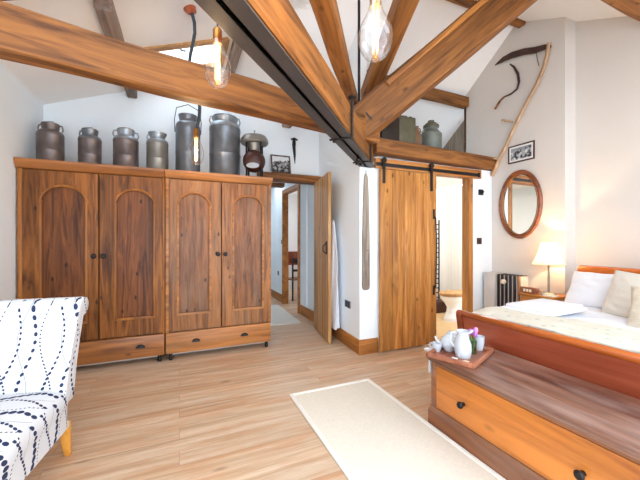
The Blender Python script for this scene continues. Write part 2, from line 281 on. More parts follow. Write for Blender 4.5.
# ---------------------------------------------------------------- mesh helpers
class MB:
    def __init__(s): s.bm = bmesh.new()
    def _merge(s, t, mtx=None):
        if mtx is not None: bmesh.ops.transform(t, matrix=mtx, verts=t.verts)
        me = bpy.data.meshes.new('tmp'); t.to_mesh(me); t.free(); s.bm.from_mesh(me); bpy.data.meshes.remove(me)
    def box(s, x0, y0, z0, x1, y1, z1, bev=0, mtx=None, seg=2):
        t = bmesh.new(); bmesh.ops.create_cube(t, size=1)
        for v in t.verts: v.co = Vector(((x0+x1)/2+v.co.x*(x1-x0), (y0+y1)/2+v.co.y*(y1-y0), (z0+z1)/2+v.co.z*(z1-z0)))
        if bev: bmesh.ops.bevel(t, geom=list(t.edges), offset=min(bev, .45*min(abs(x1-x0), abs(y1-y0), abs(z1-z0))), segments=seg, affect='EDGES', profile=.5)
        s._merge(t, mtx); return s
    def lathe(s, prof, c=(0, 0, 0), n=32, mtx=None, squash=(1, 1)):
        t = bmesh.new(); rings = []
        for r, z in prof:
            if r < 1e-5: rings.append([t.verts.new((0, 0, z))])
            else: rings.append([t.verts.new((r*math.cos(2*PI*k/n)*squash[0], r*math.sin(2*PI*k/n)*squash[1], z)) for k in range(n)])
        for a, b in zip(rings, rings[1:]):
            for k in range(n):
                k2 = (k+1) % n
                if len(a) == 1 and len(b) == 1: continue
                if len(a) == 1: t.faces.new((a[0], b[k2], b[k]))
                elif len(b) == 1: t.faces.new((a[k], a[k2], b[0]))
                else: t.faces.new((a[k], a[k2], b[k2], b[k]))
        bmesh.ops.recalc_face_normals(t, faces=t.faces)
        m = Matrix.Translation(c)
        if mtx is not None: m = m @ mtx
        s._merge(t, m); return s
    def tube(s, pts, r, n=10, cap=True, flat=None, closed=False):
        """round bar through points; r number or list; flat = (a, b) ellipse factors"""
        pts = [Vector(p) for p in pts]; t = bmesh.new(); rings = []; N = len(pts)
        rs = r if isinstance(r, (list, tuple)) else [r]*N
        up = None
        for i, p in enumerate(pts):
            if closed: d = pts[(i+1) % N]-pts[i-1]
            else: d = pts[min(i+1, N-1)]-pts[max(i-1, 0)]
            d.normalize()
            if up is None:
                up = Vector((0, 0, 1)) if abs(d.z) < .9 else Vector((1, 0, 0))
            a = d.cross(up)
            if a.length < 1e-4: a = d.orthogonal()
            a.normalize(); b = a.cross(d).normalized(); up = b
            fa, fb = flat or (1, 1)
            rings.append([t.verts.new(p+a*math.cos(2*PI*k/n)*rs[i]*fa+b*math.sin(2*PI*k/n)*rs[i]*fb) for k in range(n)])
        prs = list(zip(rings, rings[1:]))
        if closed: prs.append((rings[-1], rings[0]))
        for a, b in prs:
            for k in range(n): t.faces.new((a[k], a[(k+1) % n], b[(k+1) % n], b[k]))
        if cap and not closed: t.faces.new(rings[0][::-1]); t.faces.new(rings[-1])
        bmesh.ops.recalc_face_normals(t, faces=t.faces)
        s._merge(t); return s
    def prism(s, poly, axis, a0, a1, bev=0):
        """poly = 2D points, extruded along axis between a0 and a1. axis x: (y,z) y: (x,z) z: (x,y)"""
        t = bmesh.new()
        def P(p, a): return {'x': (a, p[0], p[1]), 'y': (p[0], a, p[1]), 'z': (p[0], p[1], a)}[axis]
        A = [t.verts.new(P(p, a0)) for p in poly]; B = [t.verts.new(P(p, a1)) for p in poly]; n = len(poly)
        t.faces.new(A[::-1]); t.faces.new(B)
        for k in range(n): t.faces.new((A[k], A[(k+1) % n], B[(k+1) % n], B[k]))
        bmesh.ops.recalc_face_normals(t, faces=t.faces)
        if bev: bmesh.ops.bevel(t, geom=list(t.edges), offset=bev, segments=2, affect='EDGES', profile=.5)
        s._merge(t); return s
    def grid(s, fn, nu, nv, closed_u=False):
        t = bmesh.new(); vs = [[t.verts.new(fn(i/(nu if closed_u else nu-1), j/(nv-1))) for j in range(nv)] for i in range(nu)]
        for i in range(nu if closed_u else nu-1):
            for j in range(nv-1): t.faces.new((vs[i][j], vs[(i+1) % nu][j], vs[(i+1) % nu][j+1], vs[i][j+1]))
        s._merge(t); return s
    def ball(s, c, r, sc_=(1, 1, 1), sub=3, mtx=None):
        t = bmesh.new(); bmesh.ops.create_icosphere(t, subdivisions=sub, radius=r)
        m = Matrix.Translation(c)
        if mtx is not None: m = m @ mtx
        s._merge(t, m @ Matrix.Diagonal((*sc_, 1))); return s
    def build(s, name, mat, parent=None, smooth=True, loc=None, rot=None, uv=False, solid=0, sub=0):
        me = bpy.data.meshes.new(name)
        if uv:
            lay = s.bm.loops.layers.uv.new('UVMap')
            for f in s.bm.faces:
                n = f.normal if f.normal.length else Vector((0, 0, 1))
                for l in f.loops:
                    c = l.vert.co
                    # one continuous strip over back, seat and apron
                    l[lay].uv = ((c.y*1.0+.3, c.z) if abs(n.x) > .75 else ((c.y+.04, c.x+.1) if (n.z > .6 and c.z < .55) else (c.x, c.z-c.y*.9)))
        s.bm.to_mesh(me); s.bm.free()
        if smooth:
            for p in me.polygons: p.use_smooth = True
        me.materials.append(mat)
        o = bpy.data.objects.new(name, me); C.objects.link(o)
        if smooth:
            try: me.set_sharp_from_angle(angle=math.radians(38))
            except Exception: pass
        if parent: o.parent = parent
        if loc is not None: o.location = loc
        if rot is not None: o.rotation_euler = rot
        if solid:
            m = o.modifiers.new('t', 'SOLIDIFY'); m.thickness = solid; m.offset = 0
        if sub:
            m = o.modifiers.new('s', 'SUBSURF'); m.levels = sub; m.render_levels = sub
        return o
def tag(o, label, cat, group=None):
    o['label'] = label; o['category'] = cat
    if group: o['group'] = group
    return o
def thing(name, label, cat, loc=(0, 0, 0), rz=0, group=None):
    o = bpy.data.objects.new(name, None); C.objects.link(o); o.empty_display_size = .1
    o.location = loc; o.rotation_euler = (0, 0, rz)
    return tag(o, label, cat, group)
def struct(name, mb, mat, smooth=False, parent=None):
    o = mb.build(name, mat, parent, smooth); o['kind'] = 'structure'; return o
def copy_tree(o, parent=None):
    c = o.copy(); C.objects.link(c); c.parent = parent
    for ch in [k for k in bpy.data.objects if k.parent == o]: copy_tree(ch, c)
    return c
def beam_frame(p0, p1):
    d = (p1-p0); L_ = d.length; d = d.normalized()
    side = d.cross(Vector((0, 0, 1)))
    side = side.normalized() if side.length > 1e-4 else Vector((0, 1, 0))
    up = side.cross(d)
    return L_, Matrix((d, -side, up)).transposed().to_4x4()
def beam(name, p0, p1, w, h, mat, bev=.012, wav=.012, seed=0, label=None, cat='beam', group=None, structure=False):
    """hewn timber from p0 to p1 (centre line), local x along its length"""
    p0, p1 = Vector(p0), Vector(p1); L_, R = beam_frame(p0, p1)
    t = MB(); n = max(4, int(L_/.15)); b = bmesh.new(); rings = []
    c = .18
    for i in range(n+1):
        x = L_*i/n
        q = lambda k: noise.noise(Vector((x*1.3+seed*7.1, k*3.7+seed, 2.2)))*wav
        ww, hh = w/2, h/2; cc = bev
        pts = [(-ww, -hh+cc), (-ww+cc, -hh), (ww-cc, -hh), (ww, -hh+cc), (ww, hh-cc), (ww-cc, hh), (-ww+cc, hh), (-ww, hh-cc)]
        rings.append([b.verts.new((x, p[0]+q(1 if p[0] < 0 else 2), p[1]+q(3 if p[1] < 0 else 4))) for p in pts])
    for r0, r1 in zip(rings, rings[1:]):
        for k in range(8): b.faces.new((r0[k], r0[(k+1) % 8], r1[(k+1) % 8], r1[k]))
    b.faces.new(rings[0][::-1]); b.faces.new(rings[-1]); bmesh.ops.recalc_face_normals(b, faces=b.faces)
    t._merge(b)
    o = t.build(name, mat)
    o.matrix_world = Matrix.Translation(p0) @ R
    if structure: o['kind'] = 'structure'
    elif label: tag(o, label, cat, group)
    return o

# ================================================================= THE SETTING
XW, YN, YB = -1.38, 4.5, 3.16        # west wall, north wall behind the wardrobes, wall of the sliding door
XE = 4.0
RX, RY, RZ = .58, 2.8, 4.11          # ridge lines
def hA(x): return 2.8+.38*(x+1.38)
def hD(x): return hA(RX)-.38*(x-RX)
def hB(y): return RZ-.75*(y-RY) if y > RY else RZ-.5*(RY-y)
def hc(x, y):
    e = min(hA(x), hB(y))
    return max(e, hD(x)) if x > RX else (hA(x) if y > -9 else e)
# floors
b = MB(); b.box(-1.6, -1.6, -.08, 5.0, 8.2, 0); struct('floor', b, M['floor'])
# ceiling: one plastered vault, cut open for the roof window
SKY = (-.42, .46, 3.66, 4.40)
xs = sorted(set([round(-1.6+.06*i, 3) for i in range(104)]+[RX, SKY[0], SKY[1]])); ys = sorted(set([round(-1.5+.06*i, 3) for i in range(110)]+[RY, SKY[2], SKY[3], 5.07]))
cb = bmesh.new(); V = {}
for i, x in enumerate(xs):
    for j, y in enumerate(ys): V[i, j] = cb.verts.new((x, y, hc(x, y)))
for i in range(len(xs)-1):
    for j in range(len(ys)-1):
        mx_, my_ = (xs[i]+xs[i+1])/2, (ys[j]+ys[j+1])/2
        if SKY[0] < mx_ < SKY[1] and SKY[2] < my_ < SKY[3]: continue
        if -.9 < mx_ < .3 and -1.2 < my_ < 1.4: continue      # unseen openings added over the viewer to let in more daylight
        if 1.2 < mx_ < 2.4 and -1.2 < my_ < .3: continue
        if my_ > 4.62 and mx_ < 1.95: continue
        if my_ > 5.05: continue
        cb.faces.new((V[i, j], V[i, j+1], V[i+1, j+1], V[i+1, j]))
bmesh.ops.delete(cb, geom=[v for v in cb.verts if not v.link_faces], context='VERTS')
b = MB(); b._merge(cb); o = struct('ceiling', b, M['ceil'])
md = o.modifiers.new('t', 'SOLIDIFY'); md.thickness = .1; md.offset = -1
# walls
b = MB(); b.box(XW-.15, -1.5, 0, XW, 4.65, 2.95); struct('wall_west', b, M['wall'])
b = MB()
b.prism([(XW, 0), (1.04, 0), (1.04, 2.15), (1.95, 2.15), (1.95, 3.2), (RX, 3.65), (XW, 2.85)], 'y', YN, YN+.12)
struct('wall_north', b, M['wall'])
# partition between the passage corner and the bathroom (leans slightly as in an old barn)
b = MB(); b.prism([(1.87, YB), (2.06, YB), (2.06, 5.05), (1.98, 5.05), (1.95, YN)], 'z', 0, 2.13); 
b.prism([(1.90, YB+.06), (2.0, YB+.06), (2.02, 5.05), (1.98, 5.05), (1.95, YN)], 'z', 2.13, 3.95)
struct('wall_passage', b, M['wall'])
b = MB(); b.box(2.06, YB, 0, 2.76, YB+.10, 2.26); b.box(2.76, YB, 2.15, 3.56, YB+.10, 2.26); b.box(3.56, YB, 0, XE+.1, YB+.10, 2.26)
struct('wall_bathroom_front', b, M['wall'])
b = MB(); b.box(2.0, YB+.14, 2.27, XE+.5, 5.05, 2.37); struct('wall_loft_floor', b, M['ceil'])
# east wall: gable, set back for the bed recess, stepped back again in the loft
b = MB()
b.prism([(2.23, 0), (YB+.14, 0), (YB+.14, 2.3), (3.62, 2.3), (3.62, 3.6), (RY, 4.2), (2.23, 3.95)], 'x', XE, XE+.2)
struct('wall_east', b, M['wall_warm'])
b = MB(); b.prism([(-1.5, 0), (2.24, 0), (2.24, 4.0), (-1.5, 2.1)], 'x', XE+.2, XE+.3); struct('wall_east_recess', b, M['wall_warm'])
b = MB(); b.box(XE+.3, 3.6, 2.3, XE+.36, 5.1, 3.7); struct('wall_loft_east', b, M['old_wood'])  # grey wood puts the shade of the recess into this wall's colour
b = MB(); b.box(XE+.0, 3.60, 2.37, XE+.06, 3.64, 3.46); struct('trim_2', b, M['beam_dark'])
# bathroom shell
b = MB(); b.box(2.0, 4.75, 0, 4.85, 4.83, 2.3)
struct('wall_bathroom_north', b, M['bath_panel'])
b = MB(); b.box(4.75, 3.2, 0, 4.83, 4.75, 2.3)
for k in range(18): b.box(4.742, 3.3+k*.082, 0, 4.75, 3.368+k*.082, 2.3, .003)
struct('wall_bathroom_east', b, M['bath_panel'])
b = MB(); b.box(2.06, YB+.15, 0, 4.75, 4.75, .004); struct('floor_bathroom', b, plain('bathroom_boards', (206, 170, 122), .45, 0, .08, 7))
# passage shell
b = MB(); b.box(.45, YN+.12, 0, .55, 7.5, 2.5); struct('wall_hall_west', b, M['wall'])
b = MB(); b.box(1.95, 5.05, 0, 2.03, 5.40, 2.5); b.box(1.95, 5.40, 2.24, 2.03, 6.29, 2.5); b.box(1.95, 6.29, 0, 2.03, 7.5, 2.5)
struct('wall_hall_east', b, M['wall'])
b = MB(); b.box(.45, 7.4, 0, 1.95, 7.5, 2.5); struct('wall_hall_end', b, M['wall'])
b = MB(); b.box(.45, YN+.12, 2.5, 2.03, 6.4, 2.56); b.box(.45, 6.9, 2.5, 2.03, 7.5, 2.56); b.box(2.03, 5.1, 2.5, 4.6, 6.6, 2.56); b.box(2.03, 7.2, 2.5, 4.6, 8.1, 2.56); struct('ceiling_hall', b, M['ceil'])  # gaps left open out of view to let sky light in
b = MB(); b.box(2.03, 8.0, 0, 4.6, 8.1, 2.5); struct('wall_study_north', b, M['wall_warm'])
b = MB(); b.box(4.5, 5.1, 0, 4.6, 8.0, 2.5); struct('wall_study_east', b, M['wall_warm'])
# skirting boards
def skirt(name, p, q, h=.17, t=.018, mat='skirt'):
    b = MB(); d = Vector(q)-Vector(p); L_ = d.length
    b.box(0, 0, 0, L_, t, h-.02, .003); b.box(0, 0, h-.022, L_, t*.6, h, .004)
    o = b.build(name, M[mat]); o.location = (p[0], p[1], 0); o.rotation_euler = (0, 0, math.atan2(d.y, d.x)); o['kind'] = 'structure'
skirt('baseboard_passage', (1.94, 4.40), (1.855, 3.142), mat='skirt_x')
skirt('baseboard_corner', (2.11, 3.158), (1.852, 3.158), mat='skirt_x')
skirt('baseboard_bathroom_front', (XE, 3.158), (3.68, 3.158), mat='skirt_x')
skirt('baseboard_east', (3.998, 3.15), (3.998, 2.24), mat='skirt_x')
skirt('baseboard_hall', (1.948, 5.32), (1.948, 4.60), mat='skirt_x')
skirt('baseboard_hall_far', (1.948, 7.4), (1.948, 6.37), mat='skirt_x')
# baseboards mesh builds towards +y local; mirrored sides are inside walls by a hair only
# doorway trims
b = MB(); b.box(1.925, 5.33, 0, 2.04, 5.41, 2.31, .004); b.box(1.925, 6.28, 0, 2.04, 6.36, 2.31, .004); b.box(1.925, 5.41, 2.23, 2.04, 6.28, 2.31, .004)
struct('door_1', b, M['skirt'])
b = MB(); b.box(3.55, YB-.012, 0, 3.625, YB+.105, 2.14, .004); b.box(2.70, YB-.012, 0, 2.77, YB+.105, 2.14, .004); b.box(2.77, YB+.01, 2.135, 3.55, YB+.105, 2.155, .004)
struct('door_2', b, M['barn'])
# lintel ledge over the passage doorway
beam('trim_1', (1.0, YN-.02, 2.195), (1.94, YN-.02, 2.195), .22, .10, M['beam'], wav=.004, structure=True)
# roof window
win = MB(); z0 = lambda x: hA(x)
def slope_bar(b, x0, x1, y0, y1, up, dn):
    t = bmesh.new(); vs = []
    for (x, y, dz) in ((x0, y0, -dn), (x1, y0, -dn), (x1, y1, -dn), (x0, y1, -dn), (x0, y0, up), (x1, y0, up), (x1, y1, up), (x0, y1, up)):
        vs.append(t.verts.new((x, y, hA(x)+dz)))
    for f in ((3, 2, 1, 0), (4, 5, 6, 7), (0, 1, 5, 4), (1, 2, 6, 5), (2, 3, 7, 6), (3, 0, 4, 7)): t.faces.new([vs[i] for i in f])
    bmesh.ops.recalc_face_normals(t, faces=t.faces); b._merge(t)
a0, a1, c0, c1 = SKY
slope_bar(win, a0-.03, a1+.03, c0-.05, c0+.03, .12, .02); slope_bar(win, a0-.03, a1+.03, c1-.03, c1+.05, .12, .02)
slope_bar(win, a0-.05, a0+.03, c0, c1, .12, .02); slope_bar(win, a1-.03, a1+.05, c0, c1, .12, .02)
wo = struct('window_1', win, M['pine_door'])
g = MB(); slope_bar(g, a0, a1, c0, c1, .07, -.06); gl = g.build('pane', M['glass'], wo, False)
g = MB(); p = at(181, 50, y=3.8); g.tube([p+Vector((-.03, 0, .05)), p+Vector((0, 0, 0)), p+Vector((.05, 0, 0))], .012); g.build('window_catch', M['zinc'], wo)

# ================================================================= TIMBERS
tie0, tie1 = Vector((-1.38, 2.09+.065, 2.42)), Vector((1.86, 2.77+.065, 2.42))
beam('tie_beam', tie0, tie1, .13, .245, M['beam'], seed=1, wav=.02, label='long golden oak tie beam crossing the left half of the room above the wardrobes')
beam('rafter', (-1.38, 2.64, hA(-1.38)-.02), (RX+.3, 2.64, hA(RX+.3)-.02), .14, .16, M['beam_dark'], seed=2, label='dark brown rafter up in the top left corner of the ceiling')
beam('purlin', (-.52, 2.86, hA(-.52)-.05), (-.52, 4.48, hA(-.52)-.05), .12, .11, M['purlin'], seed=3, label='greyish purlin crossing the sloping ceiling above the left wardrobe')
beam('ridge_beam', (RX+.02, 3.3, hA(RX)-.06), (RX+.02, 4.49, hA(RX)-.06), .10, .13, M['purlin'], seed=4, label='short brown ridge timber seen between the left glass bulb and the steel')
beam('purlin', (1.43, 4.10, 3.0), (1.43, 4.49, 3.0), .14, .14, M['purlin'], seed=5, label='dark purlin end poking out above the small iron hook')
# steel carrying the diagonal timber
s0, s1 = Vector((-1.05, -.11, 0)), Vector((1.99, 3.18, 0))
dd = (s1-s0).normalized(); LS = (s1-s0).length
st = thing('steel_beam', 'dark grey double steel channel running diagonally under the big oak timber', 'steel beam', (s0.x, s0.y, 2.13), math.atan2(dd.y, dd.x))
for sgn in (-1, 1):
    b = MB(); a = .0025*sgn; e_ = .082*sgn
    b.box(0, min(a, e_), 0, LS, max(a, e_), .009); b.box(0, min(a, a+.01*sgn), 0, LS, max(a, a+.01*sgn), .05)
    b.build('channel', M['steel'], st)
b = MB(); b.box(0, -.0025, .012, LS, .0025, .05); b.build('web_gap', M['black'], st)
for dist in (LS-1.15, LS-.32):
    b = MB(); b.box(dist-.012, -.1, -.012, dist+.012, .1, 0, .002); b.tube([(dist, -.09, -.02), (dist, -.09, .34)], .011); b.lathe([(0, 0), (.03, 0), (.03, .012), (0, .012)], (dist, -.09, .315), 12); b.tube([(dist, .06, -.03), (dist, .06, .01)], .014, 8)
    b.build('clamp_bolt', M['iron'], st)
b = MB(); b.tube([(LS-.5, .0, -.03), (LS-.4, .0, -.03)], .016, 8); b.ball((LS-.52, 0, -.03), .026); b.ball((LS-.4, 0, -.03), .026); b.build('turnbuckle', M['iron'], st)
perp = Vector((dd.y, -dd.x, 0))
off = perp*-.005
beam('diagonal_beam', s0+off+Vector((0, 0, 2.295)), s0+dd*(LS-.05)+off+Vector((0, 0, 2.295)), .16, .235, M['beam'], seed=6, label='heavy golden timber lying on top of the diagonal grey steel')
beam('brace', at(352, 100, d=3.4), at(318, -14, d=1.75), .12, .13, M['beam'], seed=7, label='slim inclined timber beside the big diagonal, left of the middle bulb')
beam('brace', at(368, 96, d=3.72), at(411, -14, d=2.4), .16, .16, M['beam'], seed=8, label='golden brace rising behind the right hand bulb at the top centre')
m0, m1 = at(345, 138, d=3.30), at(541, -28, d=2.95)
mb_ = beam('principal_rafter', m0, m1, .17, .335, M['beam'], seed=9, wav=.015, label='thick oak rafter climbing to the right above the sliding door, with peg slots')
# pegs and a paler fillet on it
Lm, Rm = beam_frame(m0, m1)
for k in (.16, .30):
    b = MB(); b.box(k-.007, -.100, -.06, k+.007, -.080, .03); b.build('peg_slot', M['black'], mb_)
b = MB(); b.box(.62, -.118, .085, Lm, -.08, .13, .004); f_ = b.build('fillet', M['barn_x'], mb_)
beam('ridge_beam', (2.2, 2.72, 4.045), (3.99, 2.72, 4.045), .10, .07, M['beam'], seed=10, label='small ridge timber end meeting the wall above the scythe')
beam('purlin', (1.6, 1.48, 3.44), (4.2, 1.48, 3.44), .16, .22, M['beam'], seed=11, label='dark golden purlin cutting the top right corner of the ceiling')
beam('purlin', (2.1, 3.58, 3.4), (3.99, 3.6, 3.385), .12, .15, M['beam'], seed=12, label='purlin in the loft above the old cans and boxes')
# beam over the sliding door
beam('loft_beam', (2.02, 3.12, 2.37), (4.0, 3.16, 2.355), .16, .17, M['beam'], seed=13, wav=.01, label='horizontal oak beam over the sliding door carrying old cans')
b = MB(); b.box(2.06, 3.12, 2.13, 3.75, 3.158, 2.245, .004); tag(b.build('rail_board', M['barn_x']), 'flat pine board behind the black sliding rail', 'board')
beam('corner_post', at(367, 162, y=3.24), at(367, 136, y=3.24), .14, .13, M['beam'], seed=14, label='short oak block wedged between the steel end and the loft beam')
# tie rod
b = MB(); q = at(359, 100, d=3.25); b.tube([(q.x, q.y, 2.4), (q.x, q.y, 3.75)], .014, 8); tag(b.build('tie_rod', M['iron']), 'thin dark vertical iron rod between the timbers left of the right bulb', 'rod')

# ================================================================= WARDROBES
YW = 3.82
def wardrobe(label, x0, x1, mats, doors, panels, hi, cup_x, cornL, cornR):
    W, Wx, P, E = [M[m] for m in mats]
    t = thing('wardrobe', label, 'wardrobe', (x0, YW, 0), 0, 'pair of arched pine wardrobes')
    w = x1-x0; D = .56
    b = MB(); b.box(0, .025, .09, .03, D, 1.97, .003); b.box(w-.03, .025, .09, w, D, 1.97, .003); b.box(.03, D-.02, .09, w-.03, D, 1.97); b.box(.03, .025, .07, w-.03, D-.02, .1); b.box(.03, .03, 1.93, w-.03, D-.02, 1.97); b.box(.03, .03, .285, w-.03, D-.02, .305)
    b.build('carcass', W, t)
    for fa, fb in ((0, .035), (w-.022, w)):
        b = MB(); b.box(fa, 0, .30, fb, .026, 1.965, .004); b.build('stile', E, t)
    b = MB(); c0_, c1_ = -cornL, w+cornR
    prof = [(D, 1.965), (0.0, 1.965), (-.012, 1.972), (-.02, 1.99), (-.038, 2.015), (-.045, 2.03), (-.045, 2.05), (D, 2.05)]
    b.prism(prof, 'x', c0_, c1_); b.build('cornice', Wx, t)
    for (dx0, dx1), (px0, px1), side in zip(doors, panels, (0, 1)):
        dx0 -= x0; dx1 -= x0; px0 -= x0; px1 -= x0
        z0_, z1_ = .315, 1.955; pb = .49; spring = 1.665; topz = 1.82
        b = MB(); yf, yb = -.004, .022
        b.box(dx0, yf, z0_, px0, yb, z1_, .002); b.box(px1, yf, z0_, dx1, yb, z1_, .002); b.box(px0, yf, z0_, px1, yb, pb, 0)
        pc, hw = (px0+px1)/2, (px1-px0)/2; ia = hw-.002; n = 22
        arc = [(pc-ia*math.cos(PI*k/n), spring+(topz-spring)*math.sin(PI*k/n)) for k in range(n+1)]
        pts = [(px0, spring)]+arc+[(px1, spring)]
        for (xa, za), (xb, zb) in zip(pts, pts[1:]):
            if xb-xa < 1e-6: continue
            b.prism([(xa, za), (xb, zb), (xb, z1_), (xa, z1_)], 'y', yf, yb)
        dr = b.build('door', W, t, smooth=False)
        b = MB(); b.box(px0-.01, .020, pb-.01, px1+.01, .026, topz+.03); b.build('panel', P, dr)
        b = MB(); mo = .006
        b.tube([(x, -.003, z) for x, z in arc], .012, 8)
        b.box(px0-.004, -.013, pb, px0+.018, .012, spring, .005); b.box(px1-.018, -.013, pb, px1+.004, .012, spring, .005); b.box(px0-.004, -.013, pb-.010, px1+.004, .012, pb+.014, .005)
        b.box(px0-.012, -.009, spring-.006, px0+.02, .008, spring+.012, .003); b.box(px1-.02, -.009, spring-.006, px1+.012, .008, spring+.012, .003)
        b.build('moulding', E, dr)
        kx = dx1-.035 if side == 0 else dx0+.035
        b = MB(); b.lathe([(0, 0), (.009, 0), (.009, .012), (.02, .02), (.024, .032), (.017, .043), (0, .046)], (kx, -.002, 1.14), 16, Matrix.Rotation(PI/2, 4, 'X')); b.build('knob', M['iron'], dr)
    b = MB(); b.box(.004, -.006, .075, w-.004, .024, .298, .006); dr = b.build('drawer', Wx, t)
    for cx in cup_x:
        b = MB(); cx -= x0
        def cup(u, v):
            a = PI*u; r = .042*math.sin(PI*v*.5)
            return (cx-r*math.cos(a), -.006-.026*math.sin(PI*v*.5+.001)*math.sin(a)*0-.024*math.cos(PI*v*.5)**.5 if v < 1 else -.006, .185+.030*math.sin(a)*math.sin(PI*v*.5)-.004)
        b.grid(cup, 14, 7); b.box(cx-.044, -.010, .178, cx+.044, -.006, .186); b.build('cup_handle', M['iron'], dr, solid=.003)
    for fx, fy in ((.05, .03), (w-.05, .03), (.05, D-.05), (w-.05, D-.05)):
        b = MB(); b.lathe([(0, 0), (.014, 0), (.022, .016), (.022, .034), (.016, .05), (.022, .075), (0, .075)], (fx, fy, 0), 18); b.build('foot', M['iron'], t)
    b = MB(); b.box(.06, .10, .03, w-.06, D-.02, .072); b.build('plinth', M['rad_pale'], t)
    return t
wardrobe('left arched pine wardrobe, warmer brown, behind the patterned chair', -1.365, -.143, ('ward', 'ward_x', 'ward_panel', 'ward_light'),
         [(-1.328, -.738), (-.728, -.165)], [(-1.20, -.83), (-.60, -.238)], 0, (-1.1, -.37), .01, .0)
wardrobe('right arched pine wardrobe, paler and more worn, next to the open doorway', -.137, 1.02, ('ward2', 'ward2_x', 'ward2_panel', 'ward2_x'),
         [(-.10, .437), (.447, .995)], [(-.02, .325), (.565, .925)], 0, (.17, .70), .0, .01)

# ================================================================= MILK CHURNS
ZC = 2.05
def churn(label, u, top_v, wpx, y, mat, neck=.62, tall=False, lid=True, rings=True, handles=2, bail=False, shoulder=.70, collar=None, mouth=.75):
    p = at(u, 180, y=y); dep = (p-CAM).dot(FW); r = wpx*dep/F/2*.9
    h = at(u, top_v, y=y).z-ZC
    t = thing('milk_churn', label, 'milk churn', (p.x, y, ZC), random.uniform(-.4, .4), 'old milk churns on the wardrobes')
    nr = r*neck; s0_ = h*shoulder; s1_ = h*(shoulder+.09); mouth = mouth*.82
    prof = [(0, 0), (r*.97, 0), (r, .012), (r, .03), (r*.985, .034)]
    if rings: prof += [(r*.985, s0_*.45), (r*1.01, s0_*.47), (r*.985, s0_*.49)]
    prof += [(r*.985, s0_*.93), (r*1.01, s0_*.95), (r*.99, s0_)]
    b = MB(); b.lathe(prof, n=36); b.build('body', mat, t)
    b = MB()
    pr = [(r*.99, s0_)]+[(nr+(r*.99-nr)*math.cos(k/6*PI/2), s0_+(s1_-s0_)*math.sin(k/6*PI/2)) for k in range(1, 7)]+[(nr*.98, s1_+.3*(h*.92-s1_)), (nr*1.02, h*.86), (nr*1.3*mouth/.75, h*.92), (nr*1.33*mouth/.75, h*.935), (nr*1.1, h*.935), (nr*.9, h*.80)]
    b.lathe(pr, n=36); b.build('neck', collar or mat, t)
    if lid:
        b = MB(); q = nr*1.22*mouth/.75
        b.lathe([(0, h*.93), (q*.8, h*.935), (q, h*.94), (q*1.02, h*.955), (q*.9, h*.965), (q*.4, h*.985), (0, h*.985)], n=30); lo = b.build('lid', mat, t)
        b = MB(); b.tube([(-q*.35, 0, h*.975), (-q*.3, 0, h*1.0), (q*.3, 0, h*1.0), (q*.35, 0, h*.975)], .007, 8); b.build('lid_grip', mat, lo)
    for k in range(handles):
        sg = -1 if k == 0 else 1
        b = MB(); hh = .07 if not tall else .10
        x0_ = nr*1.0; zc = s1_+.02
        b.tube([(sg*x0_, 0, zc+hh*.55), (sg*(x0_+r*.24), 0, zc+hh*.5), (sg*(x0_+r*.32), 0, zc+.0), (sg*(r*.9), 0, zc-hh*.38)], .008, 8); b.build('handle', collar or mat, t)
    if bail:
        b = MB(); b.tube([(-r*1.02, 0, s0_*.9), (-r*1.06, -.01, s0_*1.15), (-r*.9, -.02, h*1.03), (0, -.03, h*1.1), (r*.9, -.02, h*1.03), (r*1.06, -.01, s0_*1.15), (r*1.02, 0, s0_*.9)], .005, 6); b.build('bail', M['iron'], t)
    return t
churn('small dark lidded milk churn, first from the left on the wardrobes', 50.5, 122, 25, 4.06, M['churn_brown'], .62)
churn('small dark milk churn, second from the left on the wardrobes', 90, 128, 22, 4.06, M['churn_brown'], .66, handles=1, collar=M['churn_grey'])
churn('squat dark churn with pale collar, third from left on the wardrobes', 126, 128, 25, 4.06, M['churn_brown'], .66, collar=M['zinc'])
churn('small pale grey milk churn, fourth from left on the wardrobes', 157.5, 131, 22.5, 4.06, M['churn_pale'], .68, lid=False, collar=M['zinc'], handles=1, mouth=.86)
churn('tall grey milk churn with wire handle behind the small glowing bulb', 188, 112, 26, 4.1, M['churn_grey'], .66, True, lid=False, bail=True, shoulder=.74, mouth=.8, handles=0)
churn('largest milk churn, on the right wardrobe, wide pale collar and dark rim', 225, 115, 33.5, 4.12, M['churn_grey'], .66, True, lid=True, shoulder=.78, collar=M['zinc'], mouth=.88)
# butter churn / paraffin stove with barrel
p = at(254.5, 180, y=4.0); t = thing('butter_churn', 'old butter churn with dark barrel and pale domed lid, right end of wardrobes', 'butter churn', (p.x, 4.0, ZC), -.35)
b = MB(); b.lathe([(.10, .0), (.14, .0), (.14, .02), (.10, .02)], n=28); b.build('base_ring', M['iron'], t)
for sx, sy in ((-1, -1), (1, -1), (-1, 1), (1, 1)):
    b = MB(); b.tube([(sx*.085, sy*.08, .0), (sx*.085, sy*.08, .46)], .012, 8); b.build('post', M['iron'], t)
b = MB(); b.lathe([(0, -.115), (.06, -.113), (.105, -.09), (.13, -.05), (.138, 0), (.13, .05), (.105, .09), (.06, .113), (0, .115)], (0, -.03, .22), 28, Matrix.Rotation(PI/2, 4, 'X')); dr = b.build('barrel', M['barrel'], t)
b = MB(); b.lathe([(0, 0), (.075, 0), (.08, .01), (0, .012)], (0, -.142, .145), 24, Matrix.Rotation(PI/2, 4, 'X'), squash=(.95, .42)); b.build('barrel_window', M['zinc'], dr)
b = MB(); b.lathe([(0, .445), (.11, .445), (.160, .44), (.172, .46), (.165, .50), (.14, .535), (.09, .55), (0, .555)], n=30)
b.lathe([(.0, .36), (.06, .36), (.085, .445), (.0, .445)], n=20); b.build('lid', M['churn_pale'], t)
